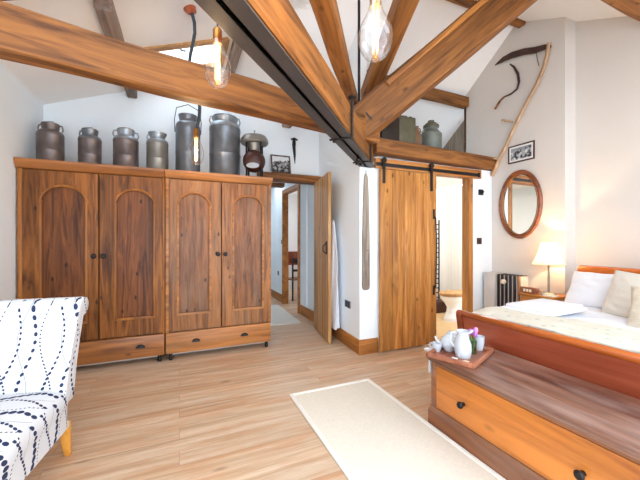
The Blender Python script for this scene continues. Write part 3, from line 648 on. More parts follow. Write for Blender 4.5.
b = MB(); b.tube([(0, 0, .55), (0, 0, .60)], .006, 8); b.ball((0, 0, .605), .011); b.build('finial', M['zinc'], t)

def picture(name, label, loc, rz, w, h, fw, pm, tilt=0, mount=0):
    """framed print: local x = width, front faces local -y"""
    t = thing(name, label, 'picture', loc, rz); t.rotation_euler = (tilt, 0, rz)
    b = MB(); b.box(0-w/2, -.012, 0, w/2, .004, fw, .003); b.box(-w/2, -.012, h-fw, w/2, .004, h, .003); b.box(-w/2, -.012, fw, -w/2+fw, .004, h-fw, .003); b.box(w/2-fw, -.012, fw, w/2, .004, h-fw, .003)
    b.build('frame', M['photo_frame'], t)
    if mount: b = MB(); b.box(-w/2+fw, -.004, fw, w/2-fw, .0, h-fw); b.build('mount', M['mount'], t)
    k = fw+mount; b = MB(); b.box(-w/2+k, -.0075, k-h/2, w/2-k, -.003, h/2-k); b.build('print', M[pm], t, loc=(0, 0, h/2))
    return t
pp = at(281, 175, y=4.42)
picture('framed_photo', 'small dark framed black and white photo on the ledge above the doorway', (pp.x, 4.405, 2.246), 0, .285, .27, .02, 'photo_a', -.2)
# iron hook on north wall
p0, p1 = at(294, 140, y=4.488), at(295, 164, y=4.488)
b = MB(); b.lathe([(0, 0), (.022, 0), (.028, .03), (.022, .1), (.01, .12), (0, .12)], p0-Vector((0, 0, .1)), 12); b.tube([p0-Vector((.0, 0, .09)), p0-Vector((-.01, 0, .22)), p1], [.024, .018, .003], 10)
b.tube([p0+Vector((-.05, -.01, 0)), p0+Vector((0, -.02, .02)), p0+Vector((.05, -.01, .0))], .012, 8)
tag(b.build('iron_tool', M['iron']), 'narrow pointed iron tool hanging on the wall above the doorway', 'tool')

# ================================================================= PASSAGE DOOR, ROBE, HALL
dl0, dl1 = Vector((1.875, 4.47, 0)), Vector((1.715, 3.62, 0)); dv = dl1-dl0; Ld = dv.length
dr = thing('plank_door', 'open pine door leaf standing edge-on beside the doorway', 'door', dl0, math.atan2(dv.y, dv.x))
b = MB()
for k in range(6): b.box(k*Ld/6+.001, -.02, .01, (k+1)*Ld/6-.001, .02, 2.15, .004)
b.build('leaf', M['pine_door'], dr)
b = MB()
for z in (.25, 1.05, 1.9): b.box(.03, .02, z-.06, Ld-.2, .04, z+.06, .004)
b.build('ledge', M['pine_door'], dr)
b = MB(); b.box(Ld-.10, -.03, 1.12, Ld-.05, -.02, 1.28, .003); b.tube([(Ld-.075, -.03, 1.26), (Ld-.075, -.07, 1.22), (Ld-.075, -.07, 1.16), (Ld-.075, -.03, 1.13)], .007); b.tube([(Ld-.1, -.035, 1.27), (Ld-.01, -.035, 1.28)], .006); b.build('latch', M['iron'], dr)
b = MB()
def robe(u, v):
    a = 2*PI*u; z = 1.55-1.36*v; w = .05+.15*min(1, v*2.4)**.6; th = .022+.038*v
    fold = 1+.18*math.sin(a*5+v*3)*min(1, v*3)
    return (w*math.cos(a)*fold, th*math.sin(a)*fold, z)
b.grid(robe, 40, 24, True)
rx = dl0+dv*.80; n_ = Vector((-dv.y, dv.x, 0)).normalized()
if n_.x < 0: n_ = -n_
ro = b.build('robe', M['robe'], loc=(rx.x+n_.x*.082, rx.y+n_.y*.082, 0), rot=(0, 0, math.atan2(dv.y, dv.x))); tag(ro, 'white towelling robe hanging behind the open pine door', 'robe')
# hall rug
b = MB(); b.box(-.42, -.75, 0, .42, .75, .014, .005); tag(b.build('hall_rug', M['white_rug'], loc=(1.36, 5.5, 0), rot=(0, 0, -.04)), 'pale rug on the passage floor beyond the doorway', 'rug')
beam('hall_beam', (.55, 4.95, 2.2), (1.52, 4.95, 2.2), .16, .13, M['beam_dark'], seed=15, label='dark beam end just inside the passage doorway')
b = MB(); q = at(278.5, 273, x=1.949); b.box(q.x-.012, q.y-.045, q.z-.045, q.x, q.y+.045, q.z+.045, .004); tag(b.build('hall_socket', M['socket']), 'dark socket low on the passage wall', 'socket')
b = MB(); q = at(282, 242, x=1.949); b.box(q.x-.012, q.y-.04, q.z-.04, q.x, q.y+.04, q.z+.04, .004); tag(b.build('hall_switch', M['socket']), 'small switch on the passage wall beside the far door frame', 'switch')
# desk and chair glimpsed in the study
t = thing('desk', 'brown wooden desk glimpsed through the far passage door', 'desk', (2.25, 7.1, 0))
b = MB(); b.box(0, 0, .72, 1.1, .55, .76, .006); b.build('desk_top', M['cherry'], t)
b = MB(); b.box(0.02, .3, .76, 1.08, .55, 1.02, .006); b.build('cabinet', M['cherry'], t)
for x, y in ((.04, .04), (1.06, .04), (.04, .5), (1.06, .5)):
    b = MB(); b.box(x-.025, y-.025, 0, x+.025, y+.025, .72, .004); b.build('leg', M['cherry'], t)
t = thing('desk_chair', 'dark slim chair in front of the desk beyond the passage', 'chair', (2.36, 6.75, 0), .2)
b = MB(); b.box(-.2, -.2, .43, .2, .2, .46, .01); b.build('seat', M['beam_dark'], t)
for sx in (-1, 1):
    for sy in (-1, 1):
        b = MB(); b.box(sx*.18-.015, sy*.18-.015, 0, sx*.18+.015, sy*.18+.015, .43 if sy > 0 else .92, .003); b.build('leg', M['iron'], t)
b = MB(); b.box(-.17, -.192, .80, .17, -.17, .90, .004); b.box(-.17, -.19, .62, .17, -.172, .67, .004); b.build('backrest', M['iron'], t)

# wall plates, socket, hanging board
q = at(347.8, 304, x=1.885); 
b = MB(); b.box(-.012, -.075, -.043, 0, .075, .043, .004); sk = tag(b.build('wall_socket', M['socket'], loc=(q.x+.003, q.y, q.z), rot=(0, 0, -.06)), 'grey double socket on the white wall by the skirting corner', 'socket')
b = MB(); b.box(-.015, -.055, -.03, -.011, -.015, .03, .001); b.box(-.015, .015, -.03, -.011, .055, .03, .001); b.build('socket_face', M['black'], sk)
q0, q1 = at(366, 172, y=3.145), at(366, 290, y=3.145)
t = thing('peel_board', 'long grey wooden paddle hanging on the white corner pier', 'wooden paddle', (q0.x, 3.148, q1.z))
hh = q0.z-q1.z
pts = [(-.048, .05), (-.042, .015), (-.02, 0), (.02, 0), (.042, .015), (.048, .05), (.046, .6), (.034, hh-.3), (.020, hh-.06), (.008, hh-.02), (-.008, hh-.02), (-.020, hh-.06), (-.034, hh-.3), (-.046, .6)]
b = MB(); b.prism(pts, 'y', -.012, .008, .002); b.build('blade', M['old_wood'], t)
b = MB(); b.box(-.03, -.02, .05, -.022, -.012, .42, .002); b.box(.022, -.02, .05, .03, -.012, .42, .002); b.box(-.03, -.02, .44, .03, -.011, .46, .002); b.build('battens', M['purlin'], t)
b = MB(); b.tube([(0, 0, hh-.06), (.0, -.006, hh), (0, 0, hh+.02)], .003, 6); b.build('cord', M['iron'], t)
b = MB(); q = at(480, 193, y=3.158); b.box(q.x-.035, q.y-.03, q.z-.03, q.x+.035, q.y, q.z+.045, .006); b.tube([q+Vector((0, -.03, 0)), q+Vector((0, -.06, .01))], .01); tag(b.build('rail_stop', M['iron']), 'black iron stop on the wall right of the bathroom opening', 'bracket')
b = MB(); q = at(479, 241, y=3.158); b.box(q.x-.043, q.y-.01, q.z-.043, q.x+.043, q.y, q.z+.043, .003); so = tag(b.build('light_switch', M['rust']), 'square dark light switch below the iron stop', 'switch')
b = MB(); b.box(q.x-.012, q.y-.018, q.z-.012, q.x+.012, q.y-.009, q.z+.012, .003); b.build('toggle', M['iron'], so)

# ================================================================= SLIDING DOOR
bx0, bx1, by = 2.10, 2.93, 3.105
t = thing('sliding_door', 'pine plank sliding barn door hanging on a black iron rail', 'door', (bx0, by, 0))
bw = bx1-bx0
b = MB(); n = 5
for k in range(n):
    b.box(k*bw/n+.002, -.018, .02, (k+1)*bw/n-.002, .018, 2.115, .005)
b.build('planks', M['barn'], t)
for hx in (.045, .745):
    b = MB(); b.box(hx-.018, -.03, 1.90+(.05 if hx < .1 else 0), hx+.018, -.018, 2.22, .003); hg = b.build('hanger_strap', M['iron'], t)
    b = MB(); b.lathe([(0, 0), (.032, 0), (.032, .018), (0, .018)], (hx, -.016, 2.215), 20, Matrix.Rotation(PI/2, 4, 'X')); b.build('wheel', M['iron'], hg)
b = MB(); hx = bw-.045; b.tube([(hx, -.018, 1.60), (hx, -.05, 1.57), (hx+.012, -.052, 1.3), (hx+.012, -.052, 1.1), (hx, -.05, .72), (hx, -.018, .69)], .008, 8); b.box(hx-.015, -.022, 1.56, hx+.015, -.017, 1.68, .002); b.box(hx-.015, -.022, .62, hx+.015, -.017, .74, .002); b.build('handle', M['iron'], t)
t = thing('sliding_rail', 'black flat iron rail above the sliding door', 'rail', (2.06, 3.105, 2.17))
b = MB(); b.box(0, -.004, -.02, 1.62, .004, .02, .002); b.build('bar', M['iron'], t)
for k in (.03, .42, .8, 1.2, 1.58): b = MB(); b.tube([(k, -.012, 0), (k, .02, 0)], .011, 8); b.build('bolt', M['iron'], t)
b = MB(); b.box(1.61, -.01, -.03, 1.64, .01, .03, .004); b.build('end_stop', M['iron'], t)

# ================================================================= BATHROOM
t = thing('toilet', 'white toilet with wooden seat seen through the bathroom opening', 'toilet', (4.22, 3.93, 0), PI)
b = MB()   # local +x = front of bowl
def bowl(u, v):
    a = 2*PI*u
    prof = [(.155, 0), (.15, .05), (.115, .12), (.10, .2), (.13, .27), (.18, .34), (.195, .38), (.20, .40)]
    f = v*(len(prof)-1); i = min(int(f), len(prof)-2); k = f-i
    r = prof[i][0]*(1-k)+prof[i+1][0]*k; z = prof[i][1]*(1-k)+prof[i+1][1]*k
    return (.12+r*1.25*math.cos(a), r*.92*math.sin(a), z)
b.grid(bowl, 36, 26, True); b.lathe([(0, .40), (.20, .40), (.19, .385), (0, .385)], (.12, 0, 0), 36, squash=(1.25, .92)); b.build('bowl', M['ceramic'], t)
b = MB(); b.lathe([(0, .405), (.205, .405), (.212, .415), (.212, .45), (.2, .458), (0, .458)], (.12, 0, 0), 36, squash=(1.25, .92)); b.build('seat', M['pine_door'], t)
b = MB(); b.box(-.50, -.2, .42, -.28, .2, .82, .02); b.box(-.5, -.09, 0, -.12, .09, .4, .03); b.build('cistern', M['ceramic'], t)
t = thing('towel_radiator', 'tall black ladder towel radiator in the bathroom', 'towel radiator', (4.22, 4.68, 0))
for x in (-.0, .28): b = MB(); b.tube([(x, 0, .004), (x, 0, 1.68)], .014, 8); b.build('upright', M['iron'], t)
for k in range(16):
    z = .22+k*.088+(.05 if k > 7 else 0)
    b = MB(); b.tube([(0, 0, z), (.28, 0, z)], .010, 8); b.build('rung', M['iron'], t)
for z in (.3, 1.5): b = MB(); b.tube([(.14, 0, z), (.14, .07, z)], .010, 6); b.build('bracket', M['iron'], t)
b = MB(); b.box(-.16, -.12, 0, .16, .12, .20, .01); b.box(-.165, -.125, .15, .165, .125, .17, .004); tag(b.build('wooden_crate', M['barrel'], loc=(4.30, 4.50, .004)), 'low brown box on the bathroom floor under the towel radiator', 'box')
b = MB(); b.tube([(4.745, 3.78, .95), (4.68, 3.78, .95), (4.68, 3.92, .95)], .008); b.lathe([(0, 0), (.05, 0), (.05, .1), (0, .1)], (4.68, 3.92, .95), 18, Matrix.Rotation(PI/2, 4, 'X')); tag(b.build('paper_holder', M['linen']), 'white paper roll on the bathroom wall above the toilet', 'toilet roll')

# ================================================================= LOFT LEDGE COLLECTION
ZL = 2.44
def on_ledge(u, y=3.16): return at(u, 150, y=y).x
t = thing('wooden_case', 'dark brown case at the left end of the loft beam', 'box', (on_ledge(386, 3.3), 3.30, 2.372))
b = MB(); b.box(-.13, -.1, 0, .13, .1, .42, .01); b.build('body', M['dark_tin'], t)
b = MB(); b.tube([(-.05, 0, .42), (-.04, 0, .45), (.04, 0, .45), (.05, 0, .42)], .008, 8); b.build('handle', M['iron'], t)
t = thing('fuel_can', 'olive brown rectangular fuel can on the loft beam', 'can', (on_ledge(404, 3.3), 3.30, 2.372), -.15)
b = MB(); b.box(-.125, -.08, 0, .125, .08, .46, .02); b.build('body', M['olive_tin'], t)
b = MB(); b.tube([(-.06, 0, .455), (-.06, 0, .49), (.04, 0, .49), (.04, 0, .455)], .009, 8); b.build('handle', M['olive_tin'], t)
b = MB(); b.lathe([(0, 0), (.025, 0), (.025, .03), (0, .03)], (.085, 0, .455), 14); b.build('cap', M['iron'], t)
t = thing('stoneware_jug', 'small brown jug between the olive can and the sage churn', 'jug', (on_ledge(416.5, 3.3), 3.30, 2.372))
b = MB(); b.lathe([(0, 0), (.055, 0), (.062, .02), (.064, .25), (.05, .31), (.028, .34), (.026, .38), (.032, .385), (0, .385)], n=24); b.build('body', M['brown_jug'], t)
b = MB(); b.tube([(.03, 0, .37), (.06, 0, .36), (.062, 0, .3)], .008, 8); b.build('handle', M['brown_jug'], t)
t = thing('milk_churn', 'sage green lidded churn on the beam above the sliding door', 'milk churn', (on_ledge(431, 3.3), 3.30, 2.372))
b = MB(); b.lathe([(0, 0), (.13, 0), (.135, .015), (.135, .30), (.137, .31), (.13, .32), (.10, .355), (.085, .37), (.085, .40), (.095, .41), (0, .41)], n=30); b.build('body', M['green_tin'], t)
b = MB(); b.lathe([(0, .40), (.10, .405), (.10, .43), (.07, .46), (.04, .475), (.04, .495), (0, .50)], n=24); b.build('lid', M['olive_tin'], t)
b = MB(); b.tube([(-.13, 0, .29), (-.155, 0, .33), (-.09, 0, .38)], .007, 8); b.build('handle', M['green_tin'], t)
b = MB(); b.tube([(.13, 0, .29), (.155, 0, .33), (.09, 0, .38)], .007, 8); b.build('handle', M['green_tin'], t)

# ================================================================= EAST WALL
xw = XE
cy, cz = 2.745, 1.755
t = thing('oval_mirror', 'oval wall mirror in a reddish wooden frame', 'mirror', (xw-.002, cy, cz))
n = 64; ay, az = .262, .415
b = MB(); b.tube([(-.022, ay*math.cos(2*PI*k/n), az*math.sin(2*PI*k/n)) for k in range(n)], .024, 10, closed=True, flat=(1, 1)); b.build('frame', M['mirror_frame'], t)
b = MB(); b.tube([(-.034, (ay-.03)*math.cos(2*PI*k/n), (az-.03)*math.sin(2*PI*k/n)) for k in range(n)], .006, 8, closed=True); b.build('beading', M['brass'], t)
b = MB(); b.prism([(ay*math.cos(2*PI*k/n), az*math.sin(2*PI*k/n)) for k in range(n)], 'x', -.018, -.004); b.build('glass', M['mirror'], t, smooth=False)
picture('framed_print', 'small framed black and white landscape print above the oval mirror', (xw-.006, 2.735, 2.30), -PI/2, .345, .225, .016, 'photo_b', 0, .022)
# scythe
def W(u, v, dx=.03): return at(u, v, x=xw-dx)
t = thing('scythe', 'old scythe with dark blade and long pale handle on the wall', 'scythe', W(549, 45))
O = W(549, 45)
b = MB(); b.tube([W(a, c)-O for a, c in ((549, 43), (547.5, 55), (543, 70), (537, 84), (530, 97), (522, 112), (514, 128), (506, 146), (499, 160), (492, 176))], [.022]*10, 10); b.build('snath', M['snath'], t)
bl = [(551, 45), (545, 44.5), (535, 47), (524, 48.5), (512, 52), (503, 57), (495, 65)]
up = [W(a, c)-O for a, c in bl]; lo_pts = [(551, 48), (545, 49.5), (535, 53.5), (524, 55), (512, 58.5), (504, 61.5), (495, 65.6)]
lo_ = [W(a, c)-O for a, c in lo_pts]
b = MB()
tb = bmesh.new(); R0 = [tb.verts.new(p+Vector((-.006, 0, 0))) for p in up]; R1 = [tb.verts.new(p+Vector((-.002, 0, 0))) for p in lo_]; R2 = [tb.verts.new(p+Vector((.008, 0, 0))) for p in up]; R3 = [tb.verts.new(p+Vector((.002, 0, 0))) for p in lo_]
for i in range(6):
    for A_, B_ in ((R0, R1), (R1, R3), (R3, R2), (R2, R0)): tb.faces.new((A_[i], A_[i+1], B_[i+1], B_[i]))
tb.faces.new((R0[0], R1[0], R3[0], R2[0])); tb.faces.new((R0[-1], R2[-1], R3[-1], R1[-1]))
bmesh.ops.recalc_face_normals(tb, faces=tb.faces); b._merge(tb); b.build('blade', M['rust'], t)
b = MB(); b.tube([W(536, 51)-O, W(537, 58)-O, W(539, 66)-O], .004, 6); b.build('blade_stay', M['iron'], t)
for a, c, a2, c2 in ((513, 122, 502, 120), (499, 159, 490, 158)):
    b = MB(); b.tube([W(a, c)-O, W((a+a2)/2, (c+c2)/2, .06)-O, W(a2, c2, .07)-O], [.012, .013, .015], 10); b.build('grip', M['snath'], t)
t = thing('sickle', 'small dark curved sickle with wooden grip beside the scythe', 'sickle', W(511, 80)); O = W(511, 80)
b = MB(); b.tube([W(a, c)-O for a, c in ((510, 64), (514, 67), (518, 74), (519, 82), (517, 89), (511, 94), (504, 97))], [.008, .014, .018, .018, .016, .013, .010], 8, flat=(.35, 1)); b.build('blade', M['rust'], t)
b = MB(); b.tube([W(504, 97)-O, W(500, 101)-O, W(495, 109)-O], [.012, .014, .017], 10); b.build('grip', M['beam'], t)
# radiator
t = thing('radiator', 'black columned radiator with pale side panel in the corner', 'radiator', (3.84, 2.62, 0))
b = MB(); b.box(-.05, .34, .0, .14, .50, .865, .006); b.build('side_panel', M['rad_pale'], t)
for k in range(6):
    y = .02+k*.055
    b = MB(); b.box(-.045, y-.014, .08, .13, y+.014, .86, .012); b.build('column', M['rad'] if k else M['brown_jug'], t)
b = MB(); b.box(-.02, 0, .12, .12, .34, .85); b.build('core', M['rad_pale'], t)
for y in (.03, .30): b = MB(); b.box(-.02, y-.02, 0, .1, y+.02, .12, .004); b.build('foot', M['rad'], t)
b = MB(); b.lathe([(0, 0), (.028, 0), (.03, .03), (.018, .045), (0, .045)], (-.045, .20, .77), 18, Matrix.Rotation(-PI/2, 4, 'Y')); b.build('valve', M['paper'], t)

# nightstand
nx0, nx1, ny0, ny1, nz = 3.60, 3.975, 2.12, 2.50, .69
t = thing('nightstand', 'pine bedside cabinet carrying the lit lamp', 'bedside cabinet', (nx0, ny0, 0))
b = MB(); b.box(.02, .02, .06, nx1-nx0, ny1-ny0-.02, nz-.025, .004); b.build('carcass', M['stand'], t)
b = MB(); b.box(0, 0, nz-.025, nx1-nx0, ny1-ny0, nz, .006); b.build('top', M['stand'], t)
b = MB(); b.box(.0, .01, 0, nx1-nx0, ny1-ny0-.01, .07, .004); b.build('plinth', M['stand'], t)
for k in range(3):
    z = .09+k*.19
    b = MB(); b.box(.008, .035, z, .022, ny1-ny0-.035, z+.175, .004); dd_ = b.build('drawer', M['stand'], t)
    b = MB(); b.lathe([(0, 0), (.008, 0), (.014, .015), (0, .02)], (.008, (ny1-ny0)/2, z+.088), 12, Matrix.Rotation(-PI/2, 4, 'Y')); b.build('knob', M['brass'], dd_)
# lamp
lx, ly = 3.80, 2.285
t = thing('table_lamp', 'lit bedside lamp with cream bell shade and slim metal stem', 'lamp', (lx, ly, nz))
b = MB(); b.lathe([(0, 0), (.075, 0), (.08, .008), (.07, .016), (.03, .024), (.012, .035), (.011, .34), (.016, .35), (.01, .37), (0, .37)], n=28); b.build('base', M['silver'], t)
b = MB()
def shd(u, v):
    a = 2*PI*u; r = .074+.082*v**1.7; r *= 1+.012*math.cos(a*24)
    return (r*math.cos(a), r*math.sin(a), .575-.235*v)
b.grid(shd, 96, 14, True); b.build('shade', M['shade'], t)
b = MB(); b.ball((0, 0, .44), .03, (1, 1, 1.3)); b.build('bulb', emit('lamp_bulb', (255, 214, 150), 6), t)
for k in range(3):
    pass
b = MB(); b.tube([(-.10, 0, .56), (0, 0, .56), (.10, 0, .56)], .002, 6); b.tube([(0, 0, .37), (0, 0, .56)], .003, 6); b.build('shade_carrier', M['brass'], t)
l = bpy.data.lights.new('lamp_light', 'POINT'); l.energy = 13; l.color = (1, .70, .36); l.shadow_soft_size = .01; lo = bpy.data.objects.new('lamp_light', l); C.objects.link(lo); lo.location = (lx, ly, nz+.49)
# block calendar
t = thing('letter_block', 'small brown wooden block with pale tiles beside the lamp', 'ornament', (3.675, 2.42, nz), -PI/2-.1)
b = MB(); b.box(-.095, -.03, 0, .095, .03, .068, .004); b.build('block', M['tray'], t)
for k in range(3): b = MB(); b.box(-.05+k*.036, -.034, .018, -.024+k*.036, -.029, .05, .002); b.build('tile', M['paper'], t)
b = MB(); b.lathe([(0, 0), (.075, 0), (.08, .006), (.055, .012), (0, .012)], (3.70, 2.21, nz), 24); tag(b.build('trinket_dish', M['china']), 'small white dish on the bedside cabinet in front of lamp', 'dish')

# ================================================================= BED
by0, by1 = .45, 2.03; fx, hx = 2.155, 3.98
bed = thing('sleigh_bed', 'polished cherry sleigh bed with rolled headboard and footboard', 'bed', (fx, by0, 0))
LB = by1-by0
def sleigh(h, dirn, x0, curl=.10, belly=.03):
    """profile in x,z; dirn -1 rolls outwards to -x"""
    pts = []
    for k in range(15):
        s = k/14; z = h*s
        x = x0+dirn*(curl*(s**2.4))-dirn*belly*math.sin(PI*s)
        pts.append((x, z))
    outer = [(x-.018, z) for x, z in pts]; inner = [(x+.018, z) for x, z in pts]
    return outer+inner[::-1], pts[-1]
# footboard: bottom x ~ .10, top at ~ .0
prof, top = sleigh(.675, -1, .035, .02, .022)
b = MB(); b.prism(prof, 'y', .05, LB-.05); b.build('footboard', M['cherry_panel'], bed)
b = MB(); b.lathe([(0, 0), (.022, 0), (.026, .008), (.026, LB-.008), (.022, LB), (0, LB)], (top[0]-.004, LB, .688), 24, Matrix.Rotation(PI/2, 4, 'X')); b.build('footboard_roll', M['cherry_top'], bed)
for y0 in (0, LB-.055):
    pr2 = [(x-.018 if i < 15 else x+.018, z) for i, (x, z) in enumerate(prof)]
    b = MB(); b.prism(pr2, 'y', y0, y0+.055, .004); b.lathe([(0, 0), (.028, 0), (.031, .006), (.031, .047), (.028, .053), (0, .053)], (top[0]-.006, y0+.054, .682), 24, Matrix.Rotation(PI/2, 4, 'X')); b.build('footboard_post', M['cherry'], bed)
b = MB(); b.box(.075, .05, .15, .105, LB-.05, .38, .006); b.build('footboard_rail', M['cherry'], bed)
HL = hx-fx-.15
prof, top = sleigh(.99, 1, HL-.02)
b = MB(); b.prism(prof, 'y', .02, LB-.02); b.build('headboard', M['cherry_panel'], bed)
b = MB(); b.lathe([(0, 0), (.045, 0), (.05, .012), (.05, LB-.012), (.045, LB), (0, LB)], (top[0]-.01, LB, .985), 24, Matrix.Rotation(PI/2, 4, 'X')); b.build('headboard_roll', M['cherry_top'], bed)
b = MB(); pr2 = [(x-.015 if i < 15 else x+.015, z) for i, (x, z) in enumerate(prof)]; b.prism(pr2, 'y', LB-.03, LB+.0); b.prism(pr2, 'y', 0, .03); b.build('headboard_post', M['cherry'], bed)
for y0 in (0, LB-.03): b = MB(); b.box(.11, y0, .18, HL-.03, y0+.03, .40, .006); b.build('side_rail', M['cherry'], bed)
b = MB(); b.box(.135, .035, .22, HL-.05, LB-.035, .60, .05, seg=4); tag(b.build('mattress', M['linen'], loc=(fx, by0, 0)), 'white mattress inside the cherry bed frame', 'mattress')
# duvet
def cloth(name, x0, x1, y0, y1, z, drop, mat, label, cat, amp=.012, seed=0, nx=70, ny=70, puff=.03, scl=5, solid=.02):
    b = MB()
    def fn(u, v):
        x = x0+(x1-x0)*u; L_ = y1-y0; s = (v*(L_+2*drop))-drop
        q = noise.noise(Vector((x*scl+seed, s*scl*.7, seed)))*amp+noise.noise(Vector((x*scl*2.7+seed, s*scl*1.9, seed+3)))*amp*.45
        e = min(u, 1-u)*(x1-x0)
        ez = z+puff*(1-math.exp(-e*14))+q
        if s < 0: return (x, y0-.02+q*.6-.012*math.sin(-s*20), ez-.02+s)
        if s > L_: return (x, y1+.02+q*.6, ez-.02-(s-L_))
        c = min(s, L_-s); return (x, y0+s, ez-.02*math.exp(-c*22))
    b.grid(fn, nx, ny); o = b.build(name, mat, solid=solid); return tag(o, label, cat)
cloth('duvet', 2.32, 3.75, by0+.035, by1-.035, .63, .2, M['linen'], 'white duvet spread over the sleigh bed', 'duvet', .016, 1)
cloth('quilt', 2.265, 2.72, by0+.02, by1-.02, .690, .25, M['quilt'], 'cream patterned quilt folded across the foot of the bed', 'quilt', .014, 5, puff=.02)
def pillow(name, label, cat, loc, rot, w, h, th, mat, seed=0, piping=False):
    b = MB()
    for sg in (1, -1):
        def fn(u, v):
            x, y = 2*u-1, 2*v-1
            k = max(0, (1-x**2))**.42*max(0, (1-y**2))**.42
            pin = 1-.09*(x*x*y*y)**.8*0-.07*(1-abs(x))*abs(y)**3-.07*(1-abs(y))*abs(x)**3
            zz = sg*th/2*k*(1+.15*noise.noise(Vector((x*2.2+seed, y*2.2, seed))))+.01*noise.noise(Vector((x*4, y*4, seed)))
            return (x*w/2*pin, zz, y*h/2*pin)
        b.grid(fn, 34, 34)
    bmesh.ops.remove_doubles(b.bm, verts=b.bm.verts, dist=.0005); bmesh.ops.recalc_face_normals(b.bm, faces=b.bm.faces)
    o = b.build(name, mat, loc=loc, rot=rot); return tag(o, label, cat)
# pillows face west (local -y -> -x): rz = -90deg
pillow('pillow', 'plump white pillow leaning on the headboard nearest the lamp', 'pillow', (3.64, 1.70, .815), (-.5, 0, -PI/2), .60, .38, .17, M['linen'], 1)
pillow('pillow', 'white pillow leaning on the headboard behind the ivory cushion', 'pillow', (3.66, 1.04, .815), (-.5, 0, -PI/2), .60, .38, .17, M['linen'], 2)
pillow('cushion', 'large square ivory cushion in front of the white pillows', 'cushion', (3.44, 1.36, .83), (-.42, .06, -PI/2-.08), .46, .42, .15, M['linen_cream'], 3)
pillow('cushion', 'oatmeal cushion at the right edge in front of the ivory one', 'cushion', (3.16, 1.09, .80), (-.45, -.05, -PI/2+.1), .44, .34, .15, M['linen_beige'], 4)
# folded towels
t = thing('folded_towel', 'folded white towel laid on the bed corner nearest the radiator', 'towel', (2.86, 1.76, .70), 0.05)
for k, (w, d) in enumerate(((.60, .38), (.54, .33))):
    b = MB(); b.box(-w/2, -d/2, k*.027, w/2, d/2, k*.027+.029, .0145, seg=4); b.build('fold', M['linen'], t)

# ================================================================= CHEST
cx0, cx1, cy0, cy1 = 1.635, 2.125, .54, 1.775
t = thing('blanket_chest', 'wide pine blanket chest with worn dark lid at the foot of the bed', 'chest', (cx0, cy0, 0))
W_, L_ = cx1-cx0, cy1-cy0
b = MB(); b.box(.012, .01, .06, W_, L_-.01, .465, .004); b.build('carcass', M['chest_brown'], t)
b = MB(); b.box(-.035, -.02, .468, W_, L_+.02, .50, .010, seg=3); b.box(-.02, -.01, .452, W_, L_+.01, .468, .004); b.build('lid', M['chest_lid'], t)
b = MB(); b.prism([(-.018, 0), (W_, 0), (W_, .13), (.005, .13), (-.002, .118), (-.012, .112), (-.018, .098)], 'y', -.012, L_+.012); b.build('plinth', M['chest_brown'], t)
b = MB(); b.box(0, .0, .13, .014, .045, .45, .003); b.box(0, L_-.045, .13, .014, L_, .45, .003); b.box(0, .045, .428, .014, L_-.045, .45, .003); b.build('face_frame', M['chest_brown'], t)
b = MB(); b.box(.0, .048, .137, .02, L_-.048, .425, .003); dw = b.build('drawer', M['chest'], t)
for y in (.297, .95):
    b = MB(); b.lathe([(0, 0), (.012, 0), (.010, .012), (.018, .022), (.022, .034), (.016, .044), (0, .047)], (.0, y, .27), 20, Matrix.Rotation(-PI/2, 4, 'Y')); b.build('knob', M['iron'], dw)

# ================================================================= TRAY OF TEA THINGS
TZ = .501
tcx, tcy, trz = 1.797, 1.66, .40
t = thing('tray', 'wooden tea tray with raised rim on the chest lid', 'tray', (tcx, tcy, TZ), trz)
b = MB(); b.box(-.195, -.145, 0, .195, .145, .008, .002); b.build('base', M['tray'], t)
b = MB()
for a in ((-.205, -.155, .205, -.139), (-.205, .139, .205, .155), (-.205, -.139, -.189, .139), (.189, -.139, .205, .139)): b.box(a[0], a[1], 0, a[2], a[3], .032, .004)
b.build('rim', M['tray'], t)
tz = TZ+.0085
def cup(label, x, y, rz, saucer=False, z=tz, r=.04, h=.075):
    t = thing('cup', label, 'cup', (x, y, z), rz, 'tea cups on the tray')
    b = MB(); b.lathe([(0, 0), (r*.62, 0), (r*.66, .006), (r*.9, h*.4), (r, h), (r*.94, h), (r*.84, h*.4), (r*.5, .010), (0, .010)], n=26); b.build('body', M['china'], t)
    b = MB(); b.tube([(r*.92, 0, h*.82), (r*1.5, 0, h*.8), (r*1.55, 0, h*.4), (r*.82, 0, h*.28)], .005, 8); b.build('handle', M['china'], t)
    return t
t = thing('milk_jug', 'tall white china jug at the front of the tea tray', 'jug', at(463, 357, z=tz), 2.4); t.scale = (.88, .88, 1)
b = MB(); b.lathe([(0, 0), (.05, 0), (.056, .01), (.063, .05), (.06, .09), (.044, .13), (.04, .155), (.05, .178), (.046, .178), (.036, .155), (.04, .13), (.05, .06), (0, .02)], n=32)
b.build('body', M['china'], t)
b = MB(); b.tube([(.042, 0, .165), (.085, 0, .16), (.09, 0, .1), (.058, 0, .06)], .007, 8); b.build('handle', M['china'], t)
b = MB(); b.prism([(-.03, .150), (-.075, .185), (-.05, .180)], 'y', -.012, .012); b.build('spout', M['china'], t)
t = thing('teapot', 'round white teapot on the tea tray behind the jug', 'teapot', at(449, 350.5, z=tz), 2.6); t.scale = (.8, .8, .9)
b = MB(); b.lathe([(0, 0), (.04, 0), (.045, .008), (.07, .04), (.074, .07), (.06, .10), (.035, .118), (0, .12)], n=32); b.build('body', M['china'], t)
b = MB(); b.lathe([(0, .115), (.036, .116), (.03, .128), (.01, .133), (.012, .145), (0, .15)], n=24); b.build('lid', M['china'], t)
b = MB(); b.tube([(.06, 0, .04), (.10, 0, .07), (.12, 0, .11)], [.016, .011, .008], 10); b.build('spout', M['china'], t)
b = MB(); b.tube([(-.06, 0, .10), (-.11, 0, .10), (-.11, 0, .05), (-.065, 0, .035)], .007, 8); b.build('handle', M['china'], t)
